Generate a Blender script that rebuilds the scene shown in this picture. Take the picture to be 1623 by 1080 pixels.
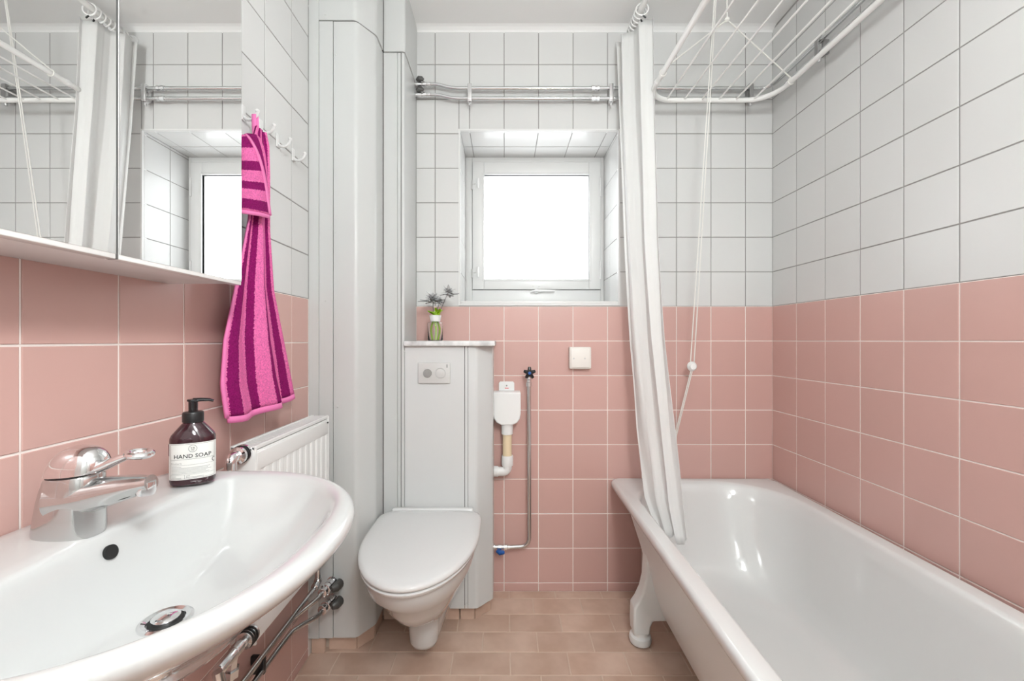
import bpy, bmesh, math, random
from mathutils import Vector, Matrix
random.seed(7)
for o in list(bpy.data.objects): bpy.data.objects.remove(o)
S = bpy.context.scene
C = S.collection
# ------------------------------------------------------------------ camera / light / exposure
F, CX, CY, H = 667.0, 799.5, 540.0, 1.094          # focal length in px, principal point, eye height
cam_d = bpy.data.cameras.new('camera'); cam = bpy.data.objects.new('camera', cam_d); C.objects.link(cam)
cam.location = (0, 0, H); cam.rotation_euler = (math.pi/2, 0, 0)
cam_d.sensor_width = 36; cam_d.lens = F/1623*36; cam_d.shift_x = (811.5-CX)/1623; cam_d.shift_y = 0
cam_d.clip_start = 0.02
S.camera = cam
S.view_settings.view_transform = 'Standard'; S.view_settings.look = 'None'
S.view_settings.gamma = 1; S.view_settings.exposure = 0.0; S.view_settings.use_curve_mapping = False
W = bpy.data.worlds.new('sky'); S.world = W; W.use_nodes = True
W.node_tree.nodes['Background'].inputs[0].default_value = (0.9, 0.95, 1, 1)
W.node_tree.nodes['Background'].inputs[1].default_value = 1.0
PANE_L = 3.5      # daylight through the frosted pane
FILL_L = 98.0    # unseen globe added behind the viewer as fill light (its builder is further down)
HALL_FILL_L = 26.0     # second fill light, added in the hall behind the open doorway

# ------------------------------------------------------------------ dimensions (m)
XL, XR, YB, YF, ZC = -0.678, 1.1686, 1.834, -0.45, 2.455
ZP = H + 0.1485                                      # pink / white boundary
PX, PZ = 0.1502, 0.1505                              # tile pitch

def P(x, y, Y):
    return Vector(((x-CX)*Y/F, Y, H-(y-CY)*Y/F))
def PW(x, y, X):
    Y = F*X/(x-CX)
    return Vector((X, Y, H-(y-CY)*Y/F))

# ------------------------------------------------------------------ materials
MATS = {}
def mat(name, col, rough=0.5, metal=0.0, bump=None, coat=0.0, var=0.0, mottle=None, trans=0.0, ior=1.5, emit=None, sheen=0, spec=0.5):
    m = bpy.data.materials.new(name); m.use_nodes = True; MATS[name] = m
    nt = m.node_tree; b = nt.nodes['Principled BSDF']
    b.inputs['Base Color'].default_value = (*col, 1); b.inputs['Roughness'].default_value = rough
    b.inputs['Metallic'].default_value = metal; b.inputs['Coat Weight'].default_value = coat
    b.inputs['Coat Roughness'].default_value = 0.03
    b.inputs['Transmission Weight'].default_value = trans; b.inputs['IOR'].default_value = ior
    b.inputs['Specular IOR Level'].default_value = spec
    if sheen: b.inputs['Sheen Weight'].default_value = sheen
    L = nt.links; src = None
    if mottle or var:
        rgb = nt.nodes.new('ShaderNodeRGB'); rgb.outputs[0].default_value = (*col, 1); src = rgb.outputs[0]
    if mottle:                                        # (second colour, scale, detail)
        tc = nt.nodes.new('ShaderNodeTexCoord'); oi = nt.nodes.new('ShaderNodeObjectInfo')
        ad = nt.nodes.new('ShaderNodeVectorMath'); ad.operation = 'ADD'
        L.new(tc.outputs['Object'], ad.inputs[0]); L.new(oi.outputs['Location'], ad.inputs[1])
        n = nt.nodes.new('ShaderNodeTexNoise'); n.inputs['Scale'].default_value = mottle[1]; n.inputs['Detail'].default_value = mottle[2]
        L.new(ad.outputs[0], n.inputs['Vector'])
        r = nt.nodes.new('ShaderNodeValToRGB'); r.color_ramp.elements[0].position = 0.35; r.color_ramp.elements[1].position = 0.68
        L.new(n.outputs[0], r.inputs[0])
        mx = nt.nodes.new('ShaderNodeMixRGB'); mx.inputs[2].default_value = (*mottle[0], 1)
        L.new(r.outputs[0], mx.inputs[0]); L.new(src, mx.inputs[1]); src = mx.outputs[0]
    if var:
        oi = nt.nodes.new('ShaderNodeObjectInfo'); mr = nt.nodes.new('ShaderNodeMapRange')
        mr.inputs['To Min'].default_value = 1-var; mr.inputs['To Max'].default_value = 1+var
        L.new(oi.outputs['Random'], mr.inputs[0])
        hs = nt.nodes.new('ShaderNodeHueSaturation'); L.new(mr.outputs[0], hs.inputs['Value']); L.new(src, hs.inputs['Color'])
        src = hs.outputs[0]
    if src: L.new(src, b.inputs['Base Color'])
    if bump:                                          # (scale, strength, distance)
        tc = nt.nodes.new('ShaderNodeTexCoord'); n = nt.nodes.new('ShaderNodeTexNoise'); n.inputs['Scale'].default_value = bump[0]
        n.inputs['Detail'].default_value = 3
        L.new(tc.outputs['Object'], n.inputs['Vector'])
        bp = nt.nodes.new('ShaderNodeBump'); bp.inputs['Strength'].default_value = bump[1]; bp.inputs['Distance'].default_value = bump[2]
        L.new(n.outputs[0], bp.inputs['Height']); L.new(bp.outputs[0], b.inputs['Normal'])
    if emit:
        b.inputs['Emission Color'].default_value = (*emit[0], 1); b.inputs['Emission Strength'].default_value = emit[1]
    return m
mat('white_tile', (0.655, 0.655, 0.645), 0.24, bump=(9, 0.05, 0.004), var=0.02)
mat('pink_tile', (0.605, 0.378, 0.338), 0.27, bump=(9, 0.06, 0.004), var=0.025)
mat('grout_white', (0.62, 0.60, 0.575), 0.9)
mat('grout_pink', (0.88, 0.80, 0.76), 0.9)
mat('grout_grey', (0.31, 0.30, 0.29), 0.9)
mat('floor_tile', (0.55, 0.38, 0.29), 0.42, var=0.07, mottle=((0.68, 0.505, 0.405), 9, 3), bump=(25, 0.12, 0.003))
mat('floor_grout', (0.70, 0.56, 0.46), 0.95)
mat('ceiling_paint', (0.88, 0.88, 0.87), 0.7, bump=(40, 0.08, 0.002))
mat('white_panel', (0.59, 0.60, 0.59), 0.38, bump=(60, 0.03, 0.001))
mat('cistern_panel', (0.65, 0.66, 0.655), 0.16)
mat('dark_void', (0.06, 0.06, 0.06), 0.9)
mat('window_paint', (0.72, 0.72, 0.71), 0.32)
mat('porcelain', (0.60, 0.605, 0.60), 0.06, coat=0.4)
mat('enamel', (0.70, 0.70, 0.69), 0.10, coat=0.4)
mat('tub_outside', (0.78, 0.80, 0.79), 0.28)
mat('seat_plastic', (0.72, 0.72, 0.715), 0.14)
mat('white_plastic', (0.84, 0.84, 0.83), 0.3)
mat('hook_white', (0.70, 0.70, 0.69), 0.3)
mat('warm_plastic', (0.84, 0.80, 0.75), 0.35)
mat('beige_plastic', (0.82, 0.67, 0.45), 0.4)
mat('grey_plastic', (0.60, 0.595, 0.58), 0.4)
mat('bracket_grey', (0.26, 0.255, 0.25), 0.4)
mat('button_grey', (0.30, 0.295, 0.285), 0.35)
mat('chrome', (0.83, 0.83, 0.84), 0.07, 1.0)
mat('tap_chrome', (0.58, 0.58, 0.575), 0.11, 0.92)
mat('pipe_chrome', (0.66, 0.67, 0.675), 0.16, 1.0)
mat('black_plastic', (0.012, 0.012, 0.013), 0.35)
mat('handle_dark', (0.07, 0.068, 0.065), 0.4)
mat('black_gloss', (0.01, 0.01, 0.012), 0.15)
mat('blue_plastic', (0.01, 0.09, 0.35), 0.35)
mat('red_mark', (0.6, 0.03, 0.03), 0.4)
mat('mirror', (0.93, 0.93, 0.925), 0.0, 1.0)
mat('seam_grey', (0.10, 0.10, 0.10), 0.6)
mat('cabinet_white', (0.84, 0.84, 0.83), 0.25)
mat('radiator_enamel', (0.80, 0.80, 0.79), 0.25)
mat('marble', (0.80, 0.80, 0.79), 0.2, mottle=((0.52, 0.52, 0.52), 26, 8))
mat('rack_white', (0.86, 0.86, 0.84), 0.3)
mat('cord_white', (0.80, 0.79, 0.75), 0.7)
mat('amber_bottle', (0.035, 0.006, 0.012), 0.08, coat=0.5)
mat('paper', (0.78, 0.78, 0.75), 0.6)
mat('ink', (0.03, 0.03, 0.03), 0.6)
mat('grey_ink', (0.36, 0.36, 0.35), 0.6)
mat('plum_ink', (0.035, 0.01, 0.04), 0.6)
mat('hem_pink', (0.84, 0.21, 0.48), 0.8, bump=(500, 0.3, 0.002))
mat('stem_green', (0.33, 0.55, 0.02), 0.45)
mat('dry_petal', (0.55, 0.55, 0.55), 0.7)
mat('dry_dark', (0.17, 0.17, 0.17), 0.7)
mat('glass', (1, 1, 1), 0.0, trans=1.0, ior=1.45)
mat('water', (1, 1, 1), 0.0, trans=1.0, ior=1.33)
mat('dark_hole', (0.008, 0.008, 0.008), 0.6)
mat('fill_glow', (0.9, 0.9, 0.9), 0.3, emit=((0.96, 1.0, 1.0), FILL_L))
mat('door_paint', (0.80, 0.80, 0.79), 0.35)
mat('hall_fill_glow', (0.9, 0.9, 0.9), 0.3, emit=((0.96, 1.0, 1.0), HALL_FILL_L))
mat('hall_floor', (0.45, 0.36, 0.28), 0.4)

def pane_mat():
    m = bpy.data.materials.new('frosted_pane'); m.use_nodes = True; MATS['frosted_pane'] = m
    nt = m.node_tree; b = nt.nodes['Principled BSDF']; L = nt.links
    b.inputs['Base Color'].default_value = (0.9, 0.9, 0.9, 1); b.inputs['Roughness'].default_value = 0.25
    tc = nt.nodes.new('ShaderNodeTexCoord'); v = nt.nodes.new('ShaderNodeTexNoise'); v.inputs['Scale'].default_value = 110; v.inputs['Detail'].default_value = 2
    L.new(tc.outputs['Object'], v.inputs['Vector'])
    bp = nt.nodes.new('ShaderNodeBump'); bp.inputs['Strength'].default_value = 0.6; bp.inputs['Distance'].default_value = 0.004
    L.new(v.outputs[0], bp.inputs['Height']); L.new(bp.outputs[0], b.inputs['Normal'])
    b.inputs['Emission Color'].default_value = (0.95, 1.0, 1.03, 1); b.inputs['Emission Strength'].default_value = PANE_L
pane_mat()
def cloth_mat():
    m = bpy.data.materials.new('curtain_cloth'); m.use_nodes = True; MATS['curtain_cloth'] = m
    nt = m.node_tree; b = nt.nodes['Principled BSDF']; L = nt.links
    b.inputs['Base Color'].default_value = (0.92, 0.92, 0.91, 1); b.inputs['Roughness'].default_value = 0.6
    tr = nt.nodes.new('ShaderNodeBsdfTranslucent'); tr.inputs[0].default_value = (0.94, 0.94, 0.93, 1)
    mx = nt.nodes.new('ShaderNodeMixShader'); mx.inputs[0].default_value = 0.42
    L.new(b.outputs[0], mx.inputs[1]); L.new(tr.outputs[0], mx.inputs[2])
    L.new(mx.outputs[0], nt.nodes['Material Output'].inputs[0])
cloth_mat()
def towel_mat(name, axis, bands):
    """terry stripes: constant ramp along the U or V of the cloth itself"""
    m = bpy.data.materials.new(name); m.use_nodes = True; MATS[name] = m
    nt = m.node_tree; b = nt.nodes['Principled BSDF']; L = nt.links
    uv = nt.nodes.new('ShaderNodeUVMap'); uv.uv_map = 'UVMap'
    sp = nt.nodes.new('ShaderNodeSeparateXYZ'); L.new(uv.outputs[0], sp.inputs[0])
    tc = nt.nodes.new('ShaderNodeTexCoord')
    n0 = nt.nodes.new('ShaderNodeTexNoise'); n0.inputs['Scale'].default_value = 260; L.new(tc.outputs['Object'], n0.inputs['Vector'])
    ma = nt.nodes.new('ShaderNodeMath'); ma.operation = 'MULTIPLY_ADD'; ma.inputs[1].default_value = 0.03
    L.new(n0.outputs[0], ma.inputs[0]); L.new(sp.outputs[axis], ma.inputs[2])
    r = nt.nodes.new('ShaderNodeValToRGB'); r.color_ramp.interpolation = 'CONSTANT'
    light, dark = (0.80, 0.17, 0.42, 1), (0.25, 0.010, 0.12, 1)
    cr = r.color_ramp; cr.elements[0].position = 0; cr.elements[0].color = light
    cr.elements[1].position = 1.0; cr.elements[1].color = light
    for a, c in bands:
        e = cr.elements.new(a+0.015); e.color = dark
        e = cr.elements.new(c+0.015); e.color = light
    L.new(ma.outputs[0], r.inputs[0])
    n = nt.nodes.new('ShaderNodeTexNoise'); n.inputs['Scale'].default_value = 300; n.inputs['Detail'].default_value = 3
    L.new(tc.outputs['Object'], n.inputs['Vector'])
    mm = nt.nodes.new('ShaderNodeMapRange'); mm.inputs['To Min'].default_value = 0.45; mm.inputs['To Max'].default_value = 1.6
    L.new(n.outputs[0], mm.inputs[0])
    hs = nt.nodes.new('ShaderNodeHueSaturation'); L.new(mm.outputs[0], hs.inputs['Value']); L.new(r.outputs[0], hs.inputs['Color'])
    L.new(hs.outputs[0], b.inputs['Base Color'])
    b.inputs['Roughness'].default_value = 0.95; b.inputs['Specular IOR Level'].default_value = 0.1
    bp = nt.nodes.new('ShaderNodeBump'); bp.inputs['Strength'].default_value = 0.9; bp.inputs['Distance'].default_value = 0.004
    L.new(n.outputs[0], bp.inputs['Height']); L.new(bp.outputs[0], b.inputs['Normal'])
towel_mat('terry_vertical', 0, [(0.015, 0.11), (0.285, 0.37), (0.50, 0.635), (0.85, 0.94)])
towel_mat('terry_flap', 1, [(0.02, 0.16), (0.33, 0.45), (0.60, 0.70), (0.84, 0.97)])
towel_mat('terry_corner', 0, [(0.0, 0.55)])

# ------------------------------------------------------------------ mesh helpers
class MB:
    def __init__(s): s.v = []; s.f = []; s.uv = None
    def add(s, vs, fs):
        n = len(s.v); s.v += [Vector(p) for p in vs]; s.f += [tuple(i+n for i in f) for f in fs]; return s
    def box(s, x0, x1, y0, y1, z0, z1, b=0.0):
        if b <= 0:
            vs = [(x, y, z) for z in (z0, z1) for y in (y0, y1) for x in (x0, x1)]
            return s.add(vs, [(0, 2, 3, 1), (4, 5, 7, 6), (0, 1, 5, 4), (2, 6, 7, 3), (0, 4, 6, 2), (1, 3, 7, 5)])
        bm = bmesh.new(); bmesh.ops.create_cube(bm, size=1)
        for v in bm.verts:
            v.co = Vector(((x0+x1)/2+v.co.x*(x1-x0), (y0+y1)/2+v.co.y*(y1-y0), (z0+z1)/2+v.co.z*(z1-z0)))
        bmesh.ops.bevel(bm, geom=bm.edges[:], offset=b, segments=3, profile=0.5, affect='EDGES')
        return s.bm(bm)
    def bm(s, bm, M=None):
        bm.verts.index_update()
        s.add([(M @ v.co if M else v.co.copy()) for v in bm.verts], [[v.index for v in f.verts] for f in bm.faces]); bm.free(); return s
    def loft(s, rings, cap0=True, cap1=True, closed=True):
        n = len(rings[0]); base = len(s.v)
        for r in rings: s.v += [Vector(p) for p in r]
        for i in range(len(rings)-1):
            for j in range(n if closed else n-1):
                k = (j+1) % n
                s.f.append((base+i*n+j, base+i*n+k, base+(i+1)*n+k, base+(i+1)*n+j))
        if cap0: s.f.append(tuple(base+j for j in range(n))[::-1])
        if cap1: s.f.append(tuple(base+(len(rings)-1)*n+j for j in range(n)))
        return s
    def tube(s, pts, r, n=12, cap=True, flat=None):
        """sweep a circle (or ellipse via flat=(a,b) factors) along a polyline; r number or list"""
        pts = [Vector(p) for p in pts]; rs = r if isinstance(r, (list, tuple)) else [r]*len(pts)
        T = []
        for i in range(len(pts)):
            a = pts[max(i-1, 0)]; b = pts[min(i+1, len(pts)-1)]; T.append((b-a).normalized())
        up = Vector((0, 0, 1)) if abs(T[0].z) < 0.9 else Vector((0, 1, 0))
        u = T[0].cross(up).normalized(); rings = []
        fa, fb = flat if flat else (1, 1)
        for p, t, rr in zip(pts, T, rs):
            u = (u-t*u.dot(t)).normalized(); w = t.cross(u)
            rings.append([p+u*math.cos(2*math.pi*k/n)*rr*fa+w*math.sin(2*math.pi*k/n)*rr*fb for k in range(n)])
        return s.loft(rings, cap, cap)
    def lathe(s, prof, c=(0, 0, 0), axis=(0, 0, 1), n=24, cap0=True, cap1=True):
        """prof: (radius, height along axis)"""
        a = Vector(axis).normalized(); up = Vector((0, 1, 0)) if abs(a.y) < 0.9 else Vector((1, 0, 0))
        u = a.cross(up).normalized(); w = a.cross(u); c = Vector(c)
        return s.loft([[c+a*h+(u*math.cos(2*math.pi*k/n)+w*math.sin(2*math.pi*k/n))*max(r, 1e-5) for k in range(n)] for r, h in prof], cap0, cap1)
    def torus(s, c, axis, R, r, n=24, m=8, sy=1.0):
        a = Vector(axis).normalized(); up = Vector((0, 0, 1)) if abs(a.z) < 0.9 else Vector((0, 1, 0))
        u = a.cross(up).normalized(); w = a.cross(u); c = Vector(c); base = len(s.v)
        for i in range(n):
            t = 2*math.pi*i/n; d = u*math.cos(t)+w*math.sin(t)*sy; dn = d.normalized()
            for j in range(m):
                q = 2*math.pi*j/m; s.v.append(c+d*R+dn*r*math.cos(q)+a*r*math.sin(q))
        for i in range(n):
            for j in range(m):
                s.f.append((base+i*m+j, base+((i+1) % n)*m+j, base+((i+1) % n)*m+(j+1) % m, base+i*m+(j+1) % m))
        return s
    def sphere(s, c, rx, ry=None, rz=None, n=16, m=10):
        ry = ry or rx; rz = rz or rx; c = Vector(c)
        return s.loft([[c+Vector((rx*math.sin(math.pi*i/m)*math.cos(2*math.pi*k/n), ry*math.sin(math.pi*i/m)*math.sin(2*math.pi*k/n), -rz*math.cos(math.pi*i/m)))
                        for k in range(n)] for i in [0.02]+list(range(1, m))+[m-0.02]])
    def prism(s, poly, fn, d0, d1):
        """poly of 2-D points, fn(a,b,d) -> 3-D point"""
        return s.loft([[fn(a, b, d0) for a, b in poly], [fn(a, b, d1) for a, b in poly]])
    def build(s, name, m, parent=None, smooth=True, angle=35, sub=0, loc=None, bevel=0):
        me = bpy.data.meshes.new(name)
        off = Vector(parent.matrix_world.translation) if (parent and loc is None) else (Vector(loc) if loc is not None else Vector())
        if parent is not None and loc is None: off = wloc(parent)
        me.from_pydata([tuple(p-off) for p in s.v], [], s.f); me.update()
        bm = bmesh.new(); bm.from_mesh(me); bmesh.ops.recalc_face_normals(bm, faces=bm.faces[:]); bm.to_mesh(me); bm.free()
        if s.uv:
            ul = me.uv_layers.new(name='UVMap')
            for l in me.loops: ul.data[l.index].uv = s.uv[l.vertex_index]
        me.materials.append(MATS[m])
        if smooth:
            me.shade_smooth(); me.set_sharp_from_angle(angle=math.radians(angle))
        o = bpy.data.objects.new(name, me); C.objects.link(o)
        if parent is not None: o.parent = parent
        elif loc is not None: o.location = loc
        if bevel:
            bv = o.modifiers.new('bevel', 'BEVEL'); bv.width = bevel; bv.segments = 3; bv.limit_method = 'ANGLE'
        if sub:
            sb = o.modifiers.new('subdivision', 'SUBSURF'); sb.levels = sub; sb.render_levels = sub
        return o
def wloc(o):
    l = Vector(o.location)
    while o.parent: o = o.parent; l += Vector(o.location)
    return l
def tag(o, label, cat=None, group=None, kind=None):
    o['label'] = label
    if cat: o['category'] = cat
    if group: o['group'] = group
    if kind: o['kind'] = kind
    return o
def thing(name, label, cat, loc=(0, 0, 0), group=None, kind=None, rz=0):
    o = bpy.data.objects.new(name, None); C.objects.link(o); o.location = loc; o.rotation_euler.z = rz
    o.empty_display_size = 0.05
    return tag(o, label, cat, group, kind)
def struct(o, label, cat): return tag(o, label, cat, kind='structure')
def fillet(path, r, n=5):
    path = [Vector(p) for p in path]; out = [path[0]]
    for i in range(1, len(path)-1):
        a, b, c = path[i-1], path[i], path[i+1]
        rr = min(r, (a-b).length*0.49, (c-b).length*0.49)
        p0 = b+(a-b).normalized()*rr; p2 = b+(c-b).normalized()*rr
        for k in range(n+1):
            t = k/n; out.append(p0*(1-t)**2+b*2*t*(1-t)+p2*t*t)
    return out+[path[-1]]
def smooth_path(pts, n=8):
    """Catmull-Rom through points"""
    pts = [Vector(p) for p in pts]; q = [pts[0]*2-pts[1]]+pts+[pts[-1]*2-pts[-2]]; out = []
    for i in range(1, len(q)-2):
        for k in range(n):
            t = k/n; a, b, c, d = q[i-1], q[i], q[i+1], q[i+2]
            out.append(0.5*((2*b)+(c-a)*t+(2*a-5*b+4*c-d)*t*t+(3*b-a-3*c+d)*t**3))
    return out+[pts[-1]]
def supell(uc, vc, a, bf, bb, pf, pb, n=64):
    """closed outline: v half width a, front depth bf (+u), back depth bb (-u)"""
    out = []
    for k in range(n):
        t = 2*math.pi*(k+0.5)/n; c, s_ = math.cos(t), math.sin(t); p = pf if s_ >= 0 else pb
        den = (abs(c)**p+abs(s_)**p)**(1/p)
        out.append((uc+(bf if s_ >= 0 else bb)*s_/den, vc+a*c/den))
    return out
def rrect(cx, cy, hx, hy, r, n=10):
    out = []
    for qx, qy, a0 in ((1, 1, 0), (-1, 1, 90), (-1, -1, 180), (1, -1, 270)):
        for k in range(n):
            a = math.radians(a0+90*k/(n-1)); out.append((cx+qx*(hx-r)+r*math.cos(a), cy+qy*(hy-r)+r*math.sin(a)))
    return out

# ------------------------------------------------------------------ tiles
TILE = {}
def tile_mesh(w, h, m, t=0.0016, bev=0.0010):
    key = (round(w, 4), round(h, 4), m)
    if key in TILE: return TILE[key]
    b = MB(); rings = []
    for ins, d in ((0, 0), (0, t-bev*0.6), (bev, t)):
        rings.append([(-w/2+ins, -d, -h/2+ins), (w/2-ins, -d, -h/2+ins), (w/2-ins, -d, h/2-ins), (-w/2+ins, -d, h/2-ins)])
    b.loft(rings, cap0=False)
    me = bpy.data.meshes.new('tile'); me.from_pydata([tuple(p) for p in b.v], [], b.f)
    bm = bmesh.new(); bm.from_mesh(me); bmesh.ops.recalc_face_normals(bm, faces=bm.faces[:])
    # front face must look along -Y
    if [f for f in bm.faces if abs(f.normal.y) > 0.99][0].normal.y > 0: bmesh.ops.reverse_faces(bm, faces=bm.faces[:])
    bm.to_mesh(me); bm.free(); me.materials.append(MATS[m]); TILE[key] = me; return me
def put_tile(parent, loc, rot, w, h, m):
    if w < 0.006 or h < 0.006: return
    o = bpy.data.objects.new('tile', tile_mesh(w, h, m)); C.objects.link(o); o.parent = parent
    j = 0.0012
    o.location = loc; o.rotation_euler = (rot[0]+random.uniform(-j, j), rot[1], rot[2]+random.uniform(-j, j))
G = 0.0036
def lines(a, b, origin, pitch):
    k0 = math.ceil((a-origin)/pitch-1e-6); xs = [a]
    while origin+k0*pitch < b-1e-6:
        if origin+k0*pitch > a+1e-6: xs.append(origin+k0*pitch)
        k0 += 1
    return xs+[b]
def tile_wall(parent, us, zs, place, holes=()):
    for i in range(len(us)-1):
        for j in range(len(zs)-1):
            rects = [(us[i], us[i+1], zs[j], zs[j+1])]
            for hu0, hu1, hz0, hz1 in holes:
                new = []
                for u0, u1, z0, z1 in rects:
                    if u1 <= hu0 or u0 >= hu1 or z1 <= hz0 or z0 >= hz1: new.append((u0, u1, z0, z1)); continue
                    if u0 < hu0: new.append((u0, hu0, z0, z1))
                    if u1 > hu1: new.append((hu1, u1, z0, z1))
                    m0, m1 = max(u0, hu0), min(u1, hu1)
                    if z0 < hz0: new.append((m0, m1, z0, hz0))
                    if z1 > hz1: new.append((m0, m1, hz1, z1))
                rects = new
            for u0, u1, z0, z1 in rects:
                zc = (z0+z1)/2
                place((u0+u1)/2, zc, u1-u0-G, z1-z0-G, 'pink_tile' if zc < ZP else 'white_tile')

# window opening
WX0, WX1, WZ0, WZ1, WY = -0.194, 0.497, H+0.158, H+0.915, 2.118
ZROWS = lines(0, ZC, ZP, PZ)
# --- wall_back : slabs around the opening, two grout colours
wb = struct(MB().box(XL-0.1, WX0, YB, YB+0.4, ZP, ZC+0.05).box(WX1, XR+0.1, YB, YB+0.4, ZP, ZC+0.05)
            .box(WX0, WX1, YB, YB+0.4, WZ1, ZC+0.05).box(WX0, WX1, YB, YB+0.4, ZP, WZ0).build('wall_back', 'grout_grey', smooth=False),
            'tiled end wall, white above pink, around the small window', 'wall')
MB().box(XL-0.1, XR+0.1, YB, YB+0.4, -0.05, ZP).build('grout_bed', 'grout_pink', wb, smooth=False)
us = lines(-0.3845, XR, (1181.3-CX)*YB/F, PX)
tile_wall(wb, us, ZROWS, lambda u, z, w, h, m: put_tile(wb, (u, YB, z), (0, 0, 0), w, h, m), [(WX0-0.004, WX1+0.004, WZ0-0.004, WZ1+0.004)])
# window reveal tiles: top and both cheeks
for i in range(len(us)-1):
    u0, u1 = max(us[i], WX0), min(us[i+1], WX1)
    if u1-u0 > 0.01:
        for y0, y1 in ((YB+0.004, YB+0.15), (YB+0.15, WY-0.004)):
            put_tile(wb, ((u0+u1)/2, (y0+y1)/2, WZ1), (math.pi/2, 0, 0), u1-u0-G, y1-y0-G, 'white_tile')
zs = [z for z in lines(WZ0+0.004, WZ1, ZP, PZ)]
for z0, z1 in zip(zs[:-1], zs[1:]):
    for y0, y1 in ((YB+0.004, YB+0.15), (YB+0.15, WY-0.004)):
        put_tile(wb, (WX0, (y0+y1)/2, (z0+z1)/2), (0, 0, math.pi/2), y1-y0-G, z1-z0-G, 'white_tile')
        put_tile(wb, (WX1, (y0+y1)/2, (z0+z1)/2), (0, 0, -math.pi/2), y1-y0-G, z1-z0-G, 'white_tile')
# --- wall_right
wr = struct(MB().box(XR, XR+0.1, YF-0.1, YB, ZP, ZC+0.05).build('wall_right', 'grout_grey', smooth=False), 'long tiled wall behind the bathtub, white above pink', 'wall')
MB().box(XR, XR+0.1, YF-0.1, YB, -0.05, ZP).build('grout_bed', 'grout_pink', wr, smooth=False)
tile_wall(wr, lines(YF, YB, YB, PX*1.004), ZROWS, lambda u, z, w, h, m: put_tile(wr, (XR, u, z), (0, 0, -math.pi/2), w, h, m))
# --- wall_left
wl = struct(MB().box(XL-0.1, XL, YF-0.1, YB, ZP-0.005, ZC+0.05).build('wall_left', 'grout_grey', smooth=False), 'tiled wall behind the washbasin and mirror cabinet, white above pink', 'wall')
MB().box(XL-0.1, XL, YF-0.1, YB, -0.05, ZP-0.005).build('grout_bed', 'grout_pink', wl, smooth=False)
tile_wall(wl, lines(YF, 1.452, 0.5885, PX), lines(0, ZC, ZP-0.005, PZ), lambda u, z, w, h, m: put_tile(wl, (XL, u, z), (0, 0, math.pi/2), w, h, m))
# --- wall behind the camera with the open doorway, and an unseen hall holding an added fill lamp
DX0, DX1, DZ = -0.30, 0.55, 2.05
wf = struct(MB().box(XL-0.1, DX0, YF-0.12, YF, -0.05, ZC+0.05).box(DX1, XR+0.1, YF-0.12, YF, -0.05, ZC+0.05).box(DX0, DX1, YF-0.12, YF, DZ, ZC+0.05).build('wall_front', 'ceiling_paint', smooth=False),
            'plain white wall behind the viewer with the open doorway', 'wall')
struct(MB().box(DX0, DX0+0.03, YF-0.125, YF+0.005, 0, DZ).box(DX1-0.03, DX1, YF-0.125, YF+0.005, 0, DZ).box(DX0+0.03, DX1-0.03, YF-0.125, YF+0.005, DZ-0.03, DZ).build('door_1', 'door_paint', smooth=False), 'white frame of the open doorway behind the viewer', 'door frame')
HY = -2.0
struct(MB().box(-1.3, 1.8, HY, YF-0.1, -0.1, 0.0).build('floor_hall', 'hall_floor', smooth=False), 'plain floor of the hall behind the viewer', 'floor')
struct(MB().box(-1.3, 1.8, HY-0.1, HY, 0, ZC).box(-1.4, -1.3, HY, YF-0.1, 0, ZC).box(1.8, 1.9, HY, YF-0.1, 0, ZC).box(-1.3, XL-0.1, YF-0.12, YF-0.1, 0, ZC).box(XR+0.1, 1.8, YF-0.12, YF-0.1, 0, ZC).build('wall_hall', 'ceiling_paint', smooth=False), 'white walls of the hall behind the viewer', 'wall')
struct(MB().box(-1.3, 1.8, HY, YF-0.12, ZC, ZC+0.1).build('ceiling_hall', 'ceiling_paint', smooth=False), 'white ceiling of the hall behind the viewer', 'ceiling')
hl = thing('hall_fill_lamp', 'added fill lamp, an opal pendant globe in the unseen hall behind the viewer', 'lamp', (0.42, -0.98, ZC))  # made-up pendant that brightens the bathroom through the doorway
MB().lathe([(0.05, 0), (0.05, -0.02), (0.008, -0.03), (0.008, -0.36), (0.04, -0.37), (0.04, -0.40)], (0.42, -0.98, ZC), n=24).build('stem', 'chrome', hl)
MB().sphere((0.42, -0.98, ZC-0.54), 0.15, n=32, m=20).build('globe', 'hall_fill_glow', hl)
# --- ceiling with a shallow cove along the end wall
ce = MB().box(XL-0.1, XR+0.1, YF-0.12, YB+0.4, ZC, ZC+0.1)
ce.prism([(YB, ZC), (YB-0.03, ZC), (YB-0.018, ZC-0.004), (YB-0.006, ZC-0.012), (YB, ZC-0.02)], lambda a, b, d: (d, a, b), -0.38, XR)
struct(ce.build('ceiling', 'ceiling_paint', smooth=False), 'white painted ceiling', 'ceiling')
# --- floor
fl = struct(MB().box(XL-0.1, XR+0.1, YF-0.1, YB+0.1, -0.1, 0.0).build('floor', 'floor_grout', smooth=False), 'floor of terracotta-pink oblong tiles laid in running bond', 'floor')
yl = lines(YF, YB, 1.781, 0.1022)
for j in range(len(yl)-1):
    row = round((yl[j]-1.781)/0.1022)
    ph = 0.119 if row % 2 else 0.020
    xs_ = lines(XL, XR, ph, 0.198)
    for i in range(len(xs_)-1):
        put_tile(fl, ((xs_[i]+xs_[i+1])/2, (yl[j]+yl[j+1])/2, 0.0), (-math.pi/2, 0, 0), xs_[i+1]-xs_[i]-0.004, yl[j+1]-yl[j]-0.004, 'floor_tile')
TT = 0.0016   # tile face stands this far off the grout

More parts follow.
